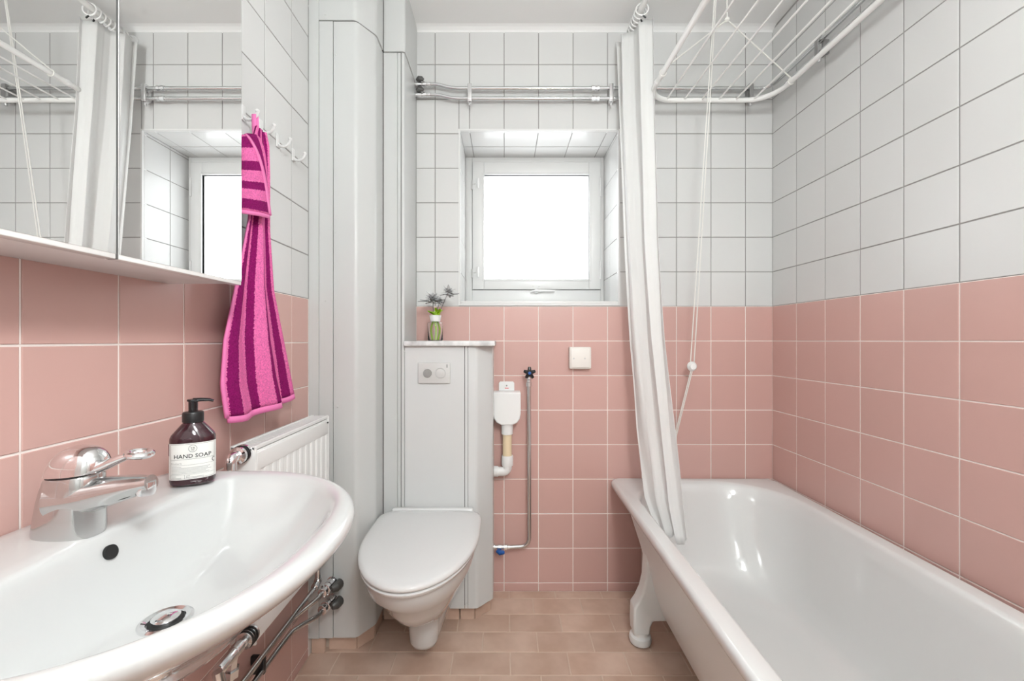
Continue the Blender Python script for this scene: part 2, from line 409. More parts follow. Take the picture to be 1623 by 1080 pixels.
# ------------------------------------------------------------------ pipe boxing in the corner and the cistern box
def vpanel(path, z0, z1, t=0.008, r=0.012):
    """vertical sheet following a plan path; thickness goes to the left of the walking direction"""
    pts = fillet([(x, y, 0) for x, y in path], r) if len(path) > 2 else [Vector((x, y, 0)) for x, y in path]
    inn = []
    for i, p in enumerate(pts):
        a = pts[max(i-1, 0)]; b = pts[min(i+1, len(pts)-1)]; d = (b-a).normalized(); inn.append(p+Vector((-d.y, d.x, 0))*t)
    b = MB(); up = Vector((0, 0, 1))
    b.loft([[p+up*z0 for p in pts+inn[::-1]], [p+up*z1 for p in pts+inn[::-1]]]); return b
PB, SEAM = 0.062, 2.203
bx = struct(MB().box(XL, -0.535, 1.49, YB-0.005, PB, ZC).box(-0.535, -0.489, 1.60, YB-0.005, PB, ZC).box(-0.489, -0.402, 1.645, YB-0.005, PB, ZC).build('wall_boxing', 'dark_void', smooth=False),
            'white panelled pipe boxing filling the corner beside the toilet', 'boxing')
def pan(o_, *a, **k): return vpanel(*a, **k).build('panel', 'white_panel', o_, angle=25)
pan(bx, [(XL+0.001, 1.455), (-0.6425, 1.455)], PB, ZC)
pan(bx, [(-0.6415, 1.458), (-0.5945, 1.458)], PB, SEAM-0.002)
pan(bx, [(-0.5925, 1.460), (-0.513, 1.460), (-0.467, 1.53), (-0.467, 1.6175)], PB, SEAM-0.002)
pan(bx, [(-0.4645, 1.618), (-0.4120, 1.618)], PB, SEAM-0.002)
pan(bx, [(-0.4105, 1.6185), (-0.3985, 1.6185)], PB, SEAM-0.002, t=0.006)
pan(bx, [(-0.3955, 1.618), (-0.3845, 1.618), (-0.3845, YB-0.001)], PB, SEAM-0.002)
pan(bx, [(-0.6415, 1.455), (-0.515, 1.455), (-0.463, 1.53), (-0.463, 1.606)], SEAM, ZC, t=0.006)
pan(bx, [(-0.4625, 1.613), (-0.3805, 1.613), (-0.3805, YB-0.001)], SEAM, ZC)
for x, y, Y in ((489, 10, 1.455), (516, 23, 1.455), (531.5, 86, 1.458), (532, 368, 1.458), (533, 540, 1.458), (515, 478, 1.458), (535, 645, 1.458), (538, 918, 1.458)):
    p = P(x, y, Y); MB().lathe([(0.0035, 0), (0.0035, 0.0008), (0.002, 0.0016)], p+Vector((0, 0.0005, 0)), (0, -1, 0), 10).build('screw', 'white_panel', bx)
cb = struct(MB().box(-0.383, -0.115, 1.64, YB-0.005, PB, H-0.024).build('wall_cistern', 'dark_void', smooth=False), 'half-height white panelled cistern box behind the toilet', 'boxing')
vpanel([(-0.3830, 1.619), (-0.1535, 1.619)], PB, H-0.022).build('panel', 'cistern_panel', cb)
vpanel([(-0.1515, 1.6195), (-0.1410, 1.6195)], PB, H-0.022, t=0.006).build('panel', 'cistern_panel', cb)
vpanel([(-0.1395, 1.619), (-0.106, 1.619), (-0.045, 1.682), (-0.045, YB-0.001)], PB, H-0.022, r=0.01).build('panel', 'cistern_panel', cb)
for x, y in ((739.5, 957), (641, 557)):
    MB().lathe([(0.003, 0), (0.003, 0.0008), (0.0018, 0.0014)], P(x, y, 1.6185), (0, -1, 0), 10).build('screw', 'grey_plastic', cb)
# plinth tiles
pl = struct(MB().box(XL, -0.55, 1.50, YB-0.01, 0, PB-0.004).box(-0.50, -0.10, 1.67, YB-0.01, 0, PB-0.004).build('baseboard_boxing', 'floor_grout', smooth=False), 'row of small terracotta plinth tiles under the white boxing', 'plinth')
def plinth(path):
    for (a, b) in path:
        a, b = Vector((*a, 0)), Vector((*b, 0)); d = (b-a).normalized(); a += d*0.002; b -= d*0.002; nrm = Vector((-d.y, d.x, 0))
        m = MB(); m.loft([[a+Vector((0, 0, 0.002)), b+Vector((0, 0, 0.002)), b+nrm*0.012+Vector((0, 0, 0.002)), a+nrm*0.012+Vector((0, 0, 0.002))],
                          [a+Vector((0, 0, PB-0.003)), b+Vector((0, 0, PB-0.003)), b+nrm*0.012+Vector((0, 0, PB-0.003)), a+nrm*0.012+Vector((0, 0, PB-0.003))]])
        m.build('tile', 'floor_tile', pl, smooth=False, bevel=0.001)
plinth([((XL+0.003, 1.468), (-0.625, 1.468)), ((-0.622, 1.488), (-0.522, 1.488)), ((-0.521, 1.488), (-0.476, 1.548)), ((-0.476, 1.55), (-0.476, 1.645)),
        ((-0.474, 1.647), (-0.375, 1.647)), ((-0.374, 1.647), (-0.275, 1.647)), ((-0.274, 1.647), (-0.175, 1.647)), ((-0.174, 1.647), (-0.116, 1.647)), ((-0.114, 1.648), (-0.058, 1.704)), ((-0.056, 1.706), (-0.056, 1.83))])

# ------------------------------------------------------------------ window
wn = struct(MB().box(WX0+TT, -0.1605, WY-0.02, WY+0.05, WZ0, WZ1-TT, 0.002).box(0.4795, WX1-TT, WY-0.02, WY+0.05, WZ0, WZ1-TT, 0.002)
            .box(-0.1605, 0.4795, WY-0.02, WY+0.05, H+0.887, WZ1-TT, 0.002).box(-0.1605, 0.4795, WY-0.02, WY+0.05, WZ0, H+0.2515, 0.002).build('window_1', 'window_paint'),
            'small square window with a frosted pane, set deep in the tiled end wall', 'window')
wn.location = (0, 0, 0)
sy = WY-0.032
sash = MB()
gx0, gx1, gz0, gz1 = -0.1007, 0.4200, H+0.305, H+0.822
sx0, sx1, sz0, sz1 = -0.1585, 0.4775, H+0.2535, H+0.885
sash.box(sx0, gx0, sy, WY+0.04, sz0, sz1, 0.003).box(gx1, sx1, sy, WY+0.04, sz0, sz1, 0.003).box(gx0, gx1, sy, WY+0.04, gz1, sz1, 0.003).box(gx0, gx1, sy, WY+0.04, sz0, gz0, 0.003)
so = sash.build('sash', 'window_paint', wn)
bead = MB()
for w_, y_ in ((0.010, sy-0.003),):
    bead.box(gx0-w_, gx0, y_, sy+0.02, gz0-w_, gz1+w_, 0.002).box(gx1, gx1+w_, y_, sy+0.02, gz0-w_, gz1+w_, 0.002).box(gx0, gx1, y_, sy+0.02, gz1, gz1+w_, 0.002).box(gx0, gx1, y_, sy+0.02, gz0-w_, gz0, 0.002)
bead.build('glazing_bead', 'window_paint', so)
tag(MB().box(gx0, gx1, WY, WY+0.004, gz0, gz1).build('pane', 'frosted_pane', wn, smooth=False), 'glowing frosted glass pane with rippled relief')
for y in (292, 432):                                 # casement fasteners on the left
    a = P(758, y, sy)
    MB().lathe([(0.006, 0), (0.006, 0.004), (0.004, 0.008), (0.004, 0.014)], a, (0, -1, 0), 12).tube([a+Vector((0, -0.012, 0.024)), a+Vector((0, -0.017, 0.0)), a+Vector((0, -0.012, -0.024))], [0.004, 0.006, 0.004]).build('fastener', 'white_plastic', wn)
    b = P(748.5, y+2, WY-0.02)
    MB().box(b.x-0.006, b.x+0.006, b.y-0.006, b.y, b.z-0.022, b.z+0.022, 0.002).tube([b+Vector((0, -0.008, 0)), b+Vector((0.018, -0.012, 0.004))], 0.003).build('keep_plate', 'grey_plastic', wn)
for y in (297, 428):
    a = P(951.5, y, sy); MB().tube([a+Vector((0, -0.002, -0.045)), a+Vector((0, -0.002, 0.045))], 0.005).build('hinge', 'window_paint', wn)
a = P(850, 462, sy)
MB().lathe([(0.012, 0), (0.012, 0.004), (0.008, 0.007)], a, (0, -1, 0), 14).tube([a+Vector((-0.03, -0.012, -0.006)), a+Vector((-0.02, -0.010, 0)), a+Vector((0.0, -0.010, 0.002)), a+Vector((0.09, -0.012, 0.001))], [0.003, 0.004, 0.006, 0.0045]).build('latch', 'white_plastic', wn)
for x in (845, 854.5):
    MB().lathe([(0.0028, 0), (0.002, 0.0015)], P(x, 454, sy), (0, -1, 0), 8).build('screw', 'grey_plastic', wn)
sill = MB().box(WX0+TT, WX1-TT, YB-0.002, WY-0.02, WZ0, WZ0+0.014, 0.002)
struct(sill.build('trim_2', 'window_paint'), 'thin white sill board lining the bottom of the window niche', 'window sill')
tr = MB(); q = 0.006
tr.box(WX0-q, WX0+0.001, YB-0.004, YB+0.02, WZ0-q, WZ1+q).box(WX1-0.001, WX1+q, YB-0.004, YB+0.02, WZ0-q, WZ1+q).box(WX0, WX1, YB-0.004, YB+0.02, WZ1-0.001, WZ1+q).box(WX0, WX1, YB-0.004, YB+0.02, WZ0-q, WZ0+0.001)
struct(tr.build('trim_1', 'window_paint', smooth=False), 'slim white edging strip around the window niche', 'trim')

# ------------------------------------------------------------------ added fill lamp (unseen, behind the viewer)
LX, LY, LZ = 0.30, -0.24, 1.86
lp = thing('fill_globe', 'added fill lamp, an opal globe hung unseen behind the viewer', 'lamp', (LX, LY, ZC))
MB().lathe([(0.05, 0), (0.05, -0.02), (0.006, -0.03), (0.006, LZ+0.15-ZC), (0.035, LZ+0.14-ZC), (0.035, LZ+0.105-ZC)], (LX, LY, ZC), n=24).build('stem', 'chrome', lp)
MB().sphere((LX, LY, LZ), 0.115, n=32, m=20).build('globe', 'fill_glow', lp)

# ------------------------------------------------------------------ bathtub
tub = thing('bathtub', 'white enamelled freestanding bathtub on cast feet along the right wall', 'bathtub', (0.795, 1.025, 0))
TA = math.radians(-1.0)
def tubpt(x, y, z):
    c, s_ = math.cos(TA), math.sin(TA); dx, dy = x-0.795, y-1.025
    return Vector((0.795+dx*c-dy*s_, 1.025+dx*s_+dy*c, z))
def tring(cy, hx, hy, r, z): return [tubpt(x, y, z) for x, y in rrect(0.795, cy, hx, hy, r, 12)]
ZR = 0.497
inner = [tring(1.025, 0.3415, 0.793, 0.035, ZR), tring(1.025, 0.306, 0.770, 0.25, ZR), tring(1.025, 0.299, 0.763, 0.245, ZR-0.003), tring(1.025, 0.292, 0.755, 0.24, ZR-0.014),
         tring(1.02, 0.284, 0.742, 0.235, ZR-0.06), tring(1.01, 0.268, 0.705, 0.22, ZR-0.18), tring(1.0, 0.248, 0.660, 0.20, ZR-0.29), tring(0.995, 0.225, 0.62, 0.18, ZR-0.345),
         tring(0.99, 0.19, 0.575, 0.15, ZR-0.368), tring(0.99, 0.14, 0.51, 0.13, ZR-0.375), tring(0.99, 0.08, 0.40, 0.079, ZR-0.3775), tring(0.99, 0.03, 0.30, 0.029, ZR-0.378)]
outer = [tring(1.025, 0.3415, 0.793, 0.035, ZR), tring(1.025, 0.3475, 0.799, 0.038, ZR-0.003), tring(1.025, 0.351, 0.8025, 0.04, ZR-0.010), tring(1.025, 0.351, 0.8025, 0.04, ZR-0.026), tring(1.025, 0.345, 0.797, 0.04, ZR-0.032),
         tring(1.025, 0.330, 0.783, 0.05, ZR-0.030)]
sh = MB().loft(inner, cap0=False); sh.loft(outer, cap0=False, cap1=False)
sh = sh.build('basin', 'enamel', tub, angle=50)
ext = [tring(1.025, 0.330, 0.783, 0.05, ZR-0.030), tring(1.02, 0.322, 0.765, 0.15, ZR-0.05), tring(1.01, 0.300, 0.735, 0.2, ZR-0.16), tring(1.0, 0.268, 0.690, 0.2, ZR-0.30), tring(0.995, 0.245, 0.655, 0.18, ZR-0.37), tring(0.99, 0.215, 0.61, 0.16, ZR-0.398), tring(0.99, 0.15, 0.5, 0.12, ZR-0.405)]
MB().loft(ext, cap0=False).build('outer_skin', 'tub_outside', tub, angle=50)
def tub_leg(side, yy):
    # cast bracket in the X-Z plane, outline measured for the near-left one
    base = [(0.498, 0.335), (0.497, 0.29), (0.494, 0.245), (0.484, 0.200), (0.468, 0.165), (0.452, 0.142), (0.450, 0.085), (0.452, 0.045), (0.508, 0.045), (0.512, 0.075), (0.520, 0.094), (0.590, 0.098), (0.584, 0.115), (0.560, 0.15), (0.540, 0.22), (0.525, 0.30), (0.515, 0.335)]
    fx = (lambda x: x) if side < 0 else (lambda x: 1.59-x)
    b = MB(); b.prism(base, lambda a, c, d: tubpt(fx(a), d, c), yy-0.028, yy+0.028)
    lg = b.build('leg', 'tub_outside', tub, angle=40, bevel=0.007)
    c = tubpt(fx(0.482), yy, 0)
    MB().lathe([(0.028, 0.0022), (0.037, 0.008), (0.040, 0.020), (0.037, 0.032), (0.030, 0.038), (0.029, 0.05)], c, n=24).build('foot', 'tub_outside', lg)
for s_ in (-1, 1):
    for yy in (1.515, 0.52): tub_leg(s_, yy)
MB().lathe([(0.032, 0), (0.032, 0.004), (0.022, 0.006)], tubpt(0.795, 0.50, ZR-0.378), n=24).build('drain', 'chrome', tub)

# ------------------------------------------------------------------ washbasin
YS, ZS = 0.565, H-0.260
sink = thing('washbasin', 'white oval porcelain washbasin mounted on the left wall', 'washbasin', (XL, YS, ZS-0.2))
def sring(uc, a, bf, bb, pf, pb, z): return [Vector((XL+TT+u, YS+v, ZS+z)) for u, v in supell(uc, 0, a, bf, bb, pf, pb, 96)]
R_ = [sring(.215, .05, .05, .05, 2, 2, -.165), sring(.21, .10, .09, .12, 2, 2, -.155), sring(.20, .15, .13, .19, 2.1, 3, -.125), sring(.18, .205, .185, .178, 2.1, 8, -.085),
      sring(.18, .242, .226, .178, 2.1, 12, -.060), sring(.18, .268, .256, .178, 2.1, 14, -.038), sring(.18, .285, .276, .178, 2.1, 16, -.018), sring(.18, .2845, .2755, .178, 2.1, 16, -.008), sring(.18, .279, .270, .177, 2.1, 16, -.001),
      sring(.18, .271, .261, .172, 2.1, 16, .001), sring(.18, .257, .243, .060, 2.4, 4.5, -.001), sring(.18, .251, .236, .054, 2.5, 4.5, -.004), sring(.18, .245, .229, .049, 2.5, 4, -.011), sring(.18, .234, .216, .042, 2.5, 4, -.035),
      sring(.185, .208, .186, .036, 2.4, 3.5, -.070), sring(.20, .155, .135, .036, 2.2, 3, -.100), sring(.215, .09, .08, .038, 2, 2.4, -.113), sring(.222, .040, .036, .034, 2, 2, -.118), sring(.222, .012, .012, .012, 2, 2, -.119)]
MB().loft(R_).build('bowl', 'porcelain', sink, angle=60, sub=1)
dc = Vector((XL+0.222, YS+0.002, ZS-0.1190))
d_ = MB().lathe([(0.031, 0), (0.031, 0.003), (0.027, 0.005), (0.022, 0.003), (0.021, 0.001)], dc, n=32).build('drain', 'chrome', sink)
MB().lathe([(0.0205, 0.0), (0.0205, 0.002)], dc, n=24).build('drain_hole', 'dark_hole', d_)
MB().lathe([(0.005, 0.0), (0.016, 0.002), (0.0165, 0.007), (0.012, 0.010), (0.0, 0.011)], dc, n=24).build('plug', 'chrome', d_)
oc = Vector((-0.5375, 0.575, 0.8050))
MB().lathe([(0.0095, -0.01), (0.0095, 0.0016)], oc, Vector((1, 0, 0.28)), 24).build('overflow_hole', 'dark_hole', sink)

tp = MB().tube([(XL+0.216, YS, ZS-0.160), (XL+0.216, YS, ZS-0.26)], 0.016, 16).lathe([(0.022, 0), (0.032, 0.006), (0.032, 0.075), (0.022, 0.085)], (XL+0.216, YS, ZS-0.335), n=24)
tp.tube([(XL+0.216, YS, ZS-0.275), (XL+0.002, YS, ZS-0.275)], 0.016, 16).lathe([(0.032, 0), (0.030, 0.008), (0.018, 0.012)], (XL+TT, YS, ZS-0.275), (1, 0, 0), 20)
tp.build('bottle_trap', 'chrome', sink)

# ------------------------------------------------------------------ faucet (built in the plane Y=0.57)
YFa = 0.572
def fp(x, y, dy=0): p = P(x, y, YFa); return Vector((p.x, YFa+dy, p.z))
ft = thing('faucet', 'chrome single-lever basin mixer tap', 'faucet', fp(108, 846))
def fring(x0, x1, y, ry, tilt=0, n=32, pw=2.5):
    a, b = fp(x0, y), fp(x1, y-tilt); c = (a+b)/2; r = (b-a)/2
    out = []
    for k in range(n):
        co, si = math.cos(2*math.pi*k/n), math.sin(2*math.pi*k/n); den = (abs(co)**pw+abs(si)**pw)**(1/pw)
        out.append(c+r*co/den+Vector((0, ry*si/den, 0)))
    return out
fb = MB().loft([fring(63, 157, 847, .027), fring(63, 158, 838, .028), fring(66, 158, 815, .027), fring(71, 156, 790, .0265), fring(77, 156, 770, .026), fring(82, 156, 757, .0255, 3), fring(85, 154, 754, .024, 4)]).build('body', 'tap_chrome', ft, angle=50)
sp = smooth_path([fp(100, 790), fp(140, 786), fp(180, 777), fp(215, 770), fp(240, 765.5)], 6)
rs = [0.030-(0.030-0.0115)*min(1, i/(len(sp)-1)*1.05) for i in range(len(sp))]
MB().tube(sp, rs, 24, flat=(1.0, 0.95)).build('spout', 'tap_chrome', ft, angle=50)
MB().lathe([(0.0105, 0), (0.0115, 0.004), (0.0115, 0.010), (0.010, 0.018)], fp(230, 783), (0.12, 0, 1), 20).build('aerator', 'chrome', ft)
MB().loft([fring(85, 154, 755, .0245, 4), fring(85, 154, 752, .0245, 4)]).build('gasket', 'black_plastic', ft)
dm = []
for k in range(9):
    t = k/8*math.pi/2; w = math.cos(t)**0.8; cx = 122+8*math.sin(t)
    dm.append(fring(cx-40*w, cx+43*w, 752-46*math.sin(t), max(.0265*w, .0004), 6*(1-math.sin(t))))
lv = MB().loft(dm).build('lever', 'chrome', ft, angle=60)
hp = smooth_path([fp(130, 744), fp(160, 740), fp(186, 729), fp(205, 722), fp(214, 720.5)], 6)
MB().tube(hp, [0.018-(0.018-0.0065)*(i/(len(hp)-1))**0.7 for i in range(len(hp))], 18, flat=(1.0, 0.55)).build('lever_arm', 'chrome', lv, angle=50)
MB().torus(fp(221, 719.5), (0.10, 0, 1), 0.0125, 0.0045, 28, 10).build('lever_loop', 'chrome', lv)

# ------------------------------------------------------------------ soap bottle
sb0 = Vector((-0.568, 0.768, ZS+0.0015)); sb = thing('soap_bottle', 'dark amber hand soap bottle with black pump and white label on the washbasin', 'soap bottle', sb0, rz=math.radians(30))
def brg(a, b, z, p=2.6, n=48): return [Vector((x, y, z)) for y, x in supell(0, 0, a, b, b, p, p, n)]
BA, BBB = 0.0345, 0.0225
MB().loft([brg(BA*.86, BBB*.84, 0), brg(BA*.96, BBB*.95, .002), brg(BA, BBB, .008), brg(BA, BBB, .080), brg(BA*.99, BBB*.99, .084), brg(BA*.93, BBB*.93, .089), brg(.017, .0155, .108, 2.0), brg(.0135, .0135, .111, 2.0), brg(.0135, .0135, .114, 2)]).build('bottle_body', 'amber_bottle', sb, angle=40, loc=(0, 0, 0))
MB().lathe([(.0160, .1105), (.0165, .112), (.0165, .126), (.0155, .1285), (.010, .1295)], n=32).build('collar', 'black_plastic', sb, loc=(0, 0, 0))
pm = MB().lathe([(.0072, .129), (.0072, .1470), (.0085, .1475), (.0095, .149), (.009, .1515), (.0, .1525)], n=24).build('pump', 'black_gloss', sb, loc=(0, 0, 0))
MB().tube([(0, 0, .1495), (.012, 0, .1500), (.024, 0, .1490), (.031, 0, .1465)], [.0075, .006, .005, .0042], 14, flat=(1, .55)).build('nozzle', 'black_gloss', pm, loc=(0, 0, 0))
# label wraps the front (-Y side) of the bottle; helper maps (s along the face, z) to the surface
_arc = []
def _mk():
    n = 240; pts = [Vector((x, y, 0)) for y, x in supell(0, 0, BA, BBB, BBB, 2.6, 2.6, n)]
    front = [p for p in pts if p.y <= 0]; front.sort(key=lambda p: math.atan2(p.y, p.x)); s_ = 0; acc = [0]
    for a, b in zip(front[:-1], front[1:]): s_ += (b-a).length; acc.append(s_)
    mid = s_/2; return [(t-mid, p) for t, p in zip(acc, front)]
_arc = _mk()
def wrap(s_, z, off):
    for (t0, p0), (t1, p1) in zip(_arc[:-1], _arc[1:]):
        if t0 <= s_ <= t1:
            p = p0.lerp(p1, (s_-t0)/(t1-t0)); d = (p1-p0).normalized(); return Vector((p.x, p.y, z))+Vector((d.y, -d.x, 0))*off
    p = _arc[0][1] if s_ < 0 else _arc[-1][1]; return Vector((p.x, p.y, z))
def patch(s0, s1, z0, z1, off, ns=24):
    b = MB(); g = [[wrap(s0+(s1-s0)*i/ns, z, off) for i in range(ns+1)] for z in (z0, z1)]
    b.loft(g, False, False, closed=False); return b
SL = 0.043
lb = patch(-SL, SL, .012, .076, .0003, 40).build('label', 'paper', sb, loc=(0, 0, 0))
def ink(name, b, m='ink'): return b.build(name, m, lb, smooth=False, loc=(0, 0, 0))
ink('side_block', patch(-.0425, -.0365, .054, .075, .0005, 4), 'plum_ink')
bd = MB()
x0, x1, z0, z1, tk = -.032, .036, .0135, .0745, .0004
for a in ((x0, x1, z1-tk, z1), (x0, x1, z0, z0+tk), (x0, x0+tk, z0, z1), (x1-tk, x1, z0, z1), (x0, x1, .0475, .0475+tk), (x0, x1, .0375, .0375+tk*.7), (x0, x1, .0205, .0205+tk*.7), (-.010, -.010+tk*.7, z0, .0205)):
    b = patch(*a, .0005, 24 if a[1]-a[0] > .01 else 1); bd.add(b.v, b.f)
ink('border', bd)
def text(txt, size, s0, z, off=.0006, bold=0.0, shear=0):
    cu = bpy.data.curves.new('t', 'FONT'); cu.body = txt; cu.size = size; cu.offset = bold; cu.shear = shear; cu.resolution_u = 2
    o = bpy.data.objects.new('t', cu); C.objects.link(o); bpy.context.view_layer.update()
    me = bpy.data.meshes.new_from_object(o.evaluated_get(bpy.context.evaluated_depsgraph_get()))
    b = MB(); xs = [v.co.x for v in me.vertices]; mid = (min(xs)+max(xs))/2 if s0 is None else min(xs)
    b.add([wrap(v.co.x-mid+(0.002 if s0 is None else s0), z+v.co.y, off) for v in me.vertices], [tuple(p.vertices) for p in me.polygons])
    bpy.data.objects.remove(o); bpy.data.meshes.remove(me); bpy.data.curves.remove(cu); return b
ink('print_title', text('HAND SOAP', .0098, None, .0500, bold=.00012))
lg = text('YA', .0052, None, .0655); l2 = text('W', .0046, None, .0622); lg.add(l2.v, l2.f)
n = 36
for r0, r1 in ((.0058, .0063),):
    ring = [[wrap(.002+r*math.cos(2*math.pi*k/n), .0662+r*math.sin(2*math.pi*k/n), .0006) for k in range(n)] for r in (r0, r1)]
    lg.loft(ring, False, False)
ink('print_emblem', lg)
sm = MB()
for t, z, sz in (('Aroma', .0448, .0022), ('Rhubarb', .0395, .0050)):
    b = text(t, sz, -.0305, z); sm.add(b.v, b.f)
for k, wd in enumerate((.016, .058, .055, .060, .052, .057)):
    b = patch(-.0305, -.0305+wd, .0345-.0024*k, .0345-.0024*k+.0008, .0005, 12); sm.add(b.v, b.f)
for s0_, wd, z in ((-.0305, .008, .0178), (-.0305, .016, .0152), (-.008, .006, .0178), (-.008, .026, .0152)):
    b = patch(s0_, s0_+wd, z, z+.0009, .0005, 6); sm.add(b.v, b.f)
ink('print_small', sm, 'grey_ink')
lf = MB()
ring = [wrap(.034+.0035*math.cos(a), .0425+.0042*math.sin(a), .0006) for a in [math.radians(40+28*k) for k in range(10)]]+[wrap(.034+.0024*math.cos(a), .0425+.003*math.sin(a), .0006) for a in [math.radians(40+28*k) for k in range(10)]][::-1]
lf.add(ring, [tuple(range(20))]); ink('print_mark', lf)

# ------------------------------------------------------------------ mirror cabinet
mc = thing('mirror_cabinet', 'white wall cabinet with two mirrored doors above the washbasin', 'cabinet', (XL, 0.58, H+0.114))
XM = -0.540
MB().box(XM-0.015, XM-0.0008, 0.5862, 0.5894, H+0.1135, H+0.789).build('door_seam', 'seam_grey', mc, smooth=False)
MB().box(XL+TT, XM-0.020, 0.325, 0.847, H+0.114, H+0.78, 0.001).build('cabinet_body', 'cabinet_white', mc)
for y0, y1 in ((0.311, 0.5858), (0.5898, 0.8648)):
    dd = MB().box(XM-0.019, XM-0.0006, y0, y1, H+0.1135, H+0.79, 0.0012).build('door', 'cabinet_white', mc)
    MB().box(XM-0.0006, XM, y0+0.0006, y1-0.0006, H+0.1205, H+0.789).build('mirror_face', 'mirror', dd, smooth=False)

# ------------------------------------------------------------------ hooks and towel
HK = [(384, 178), (412, 200), (439, 222), (463.6, 245)]
hook_labels = ['white plastic wall hook carrying the pink striped towel', 'empty white wall hook next to the towel', 'empty white wall hook, middle one of the three without towel', 'empty white wall hook nearest the pipe boxing']
for (x, y), lab in zip(HK, hook_labels):
    p = PW(x, y, XL+TT)
    h = thing('wall_hook', lab, 'hook', p, 'white hooks on the tiled left wall')
    MB().box(p.x, p.x+0.005, p.y-0.008, p.y+0.008, p.z-0.022, p.z+0.018, 0.002).build('back_plate', 'hook_white', h)
    pt = smooth_path([p+Vector(q) for q in ((0.003, 0, -0.012), (0.014, 0, -0.019), (0.026, 0, -0.018), (0.036, 0, -0.009), (0.039, 0, 0.001))], 5)
    MB().tube(pt, [0.0040]*(len(pt)-1)+[0.0044], 10).build('prong', 'hook_white', h)
    MB().sphere(p+Vector((0.039, 0, 0.003)), 0.0055).build('knob', 'hook_white', h)
p1 = PW(384, 178, XL+TT)
tw = thing('towel', 'pink and magenta striped terry towel hanging from a wall hook', 'towel', (p1.x+0.03, p1.y, H-0.19))
def lerp_tab(tab, t):
    for (a, *A), (b, *B) in zip(tab[:-1], tab[1:]):
        if a <= t <= b:
            k = (t-a)/(b-a) if b > a else 0; return [x+(y-x)*k for x, y in zip(A, B)]
    return list(tab[-1][1:]) if t > tab[-1][0] else list(tab[0][1:])
# height above eye level -> near edge Y, far edge Y
TW = [(-0.20, 0.960, 1.300), (-0.10, 0.938, 1.262), (0.0, 0.945, 1.222), (0.14, 0.985, 1.165), (0.30, 1.030, 1.138), (0.45, 1.052, 1.130), (0.52, 1.062, 1.122), (0.548, 1.075, 1.108)]
def towel_pt(u, z, dx=0):
    y0, y1 = lerp_tab(TW, z); k = min(1, max(0, (0.55-z)/0.7)); amp = 0.004+0.007*k
    x = -0.634+amp*math.sin(u*math.pi*2*2.1+0.9+z)+0.003*math.sin(u*17+z*5)+k*(0.016*math.sin(math.pi*min(1, u/0.82))-0.020/(1+math.exp(-(u-0.80)*60)))
    y = y0+(y1-y0)*u
    return Vector((max(x, XL+0.008)+dx, y, H+z))
def grid(fn, nu, nv):
    b = MB(); b.uv = []
    for j in range(nv+1):
        for i in range(nu+1):
            b.v.append(fn(i/nu, j/nv)); b.uv.append((i/nu, j/nv))
    b.f = [(j*(nu+1)+i, j*(nu+1)+i+1, (j+1)*(nu+1)+i+1, (j+1)*(nu+1)+i) for j in range(nv) for i in range(nu)]
    return b
def thick(o, t, off=0):
    m = o.modifiers.new('thickness', 'SOLIDIFY'); m.thickness = t; m.offset = off; return o
def zbot(u): return -0.186-0.004*math.sin(u*9)+(0.012*max(0, u-0.72)/0.28)
thick(grid(lambda u, v: towel_pt(u, 0.548+(zbot(u)+0.014-0.548)*v), 72, 70).build('terry_cloth', 'terry_vertical', tw, angle=80), 0.006)
thick(grid(lambda u, v: towel_pt(u, zbot(u)+0.014-0.016*v), 72, 2).build('bottom_hem', 'hem_pink', tw, angle=80), 0.0055)
thick(grid(lambda u, v: towel_pt(-0.012+0.02*u, 0.50+(zbot(0)+0.01-0.50)*v), 2, 50).build('side_hem', 'hem_pink', tw, angle=80), 0.0075)
# folded-over flap at the top, with a diagonal hem
FX = -0.606
def flap_y(v): return 214+127*v
def flap_edge(v): return 398+29*v**0.85
def flap(u, v):
    e = flap_edge(v); x0 = 372-10*v; x = x0+(e-x0)*u
    p = PW(x, flap_y(v)-10*v*(1-u)*1.3+3*(1-u)*(1-v), FX); p.x += 0.004*math.sin(u*7+v*3)-0.016*(1-v)**5; return p
thick(grid(flap, 20, 24).build('folded_flap', 'terry_flap', tw, angle=80), 0.006)
def diag(u, v): p = flap(1, v); return p+Vector((0.003, -0.006+0.012*u, 0))
thick(grid(diag, 3, 24).build('flap_hem', 'hem_pink', tw, angle=80), 0.004)
def fb_(u, v): p = flap(u, 1); return p+Vector((0.002, 0, -0.009*v))
thick(grid(fb_, 20, 2).build('flap_hem', 'hem_pink', tw, angle=80), 0.004)
def beh(u, v):
    e = flap_edge(v); x1 = 426.5+3*v; y = flap_y(v)-2+14*(1-v)**3*u**3+3*v
    p = PW(e-2+(x1-e+2)*u, y, FX-0.010); p.x += -0.012*(1-v)**5-0.010*u**4; return p
thick(grid(beh, 14, 24).build('folded_corner', 'terry_corner', tw, angle=80), 0.006)
lpp = MB()
for dy in (-0.006, 0.006):
    lpp.tube(smooth_path([(p1.x+0.034, p1.y+0.004+dy, p1.z-0.075), (p1.x+0.034, p1.y+dy, p1.z-0.035), (p1.x+0.033, p1.y+dy*0.9, p1.z-0.008)], 4), 0.006, 8, flat=(1.0, 0.3))
lpp.build('hanging_loop', 'hem_pink', tw)

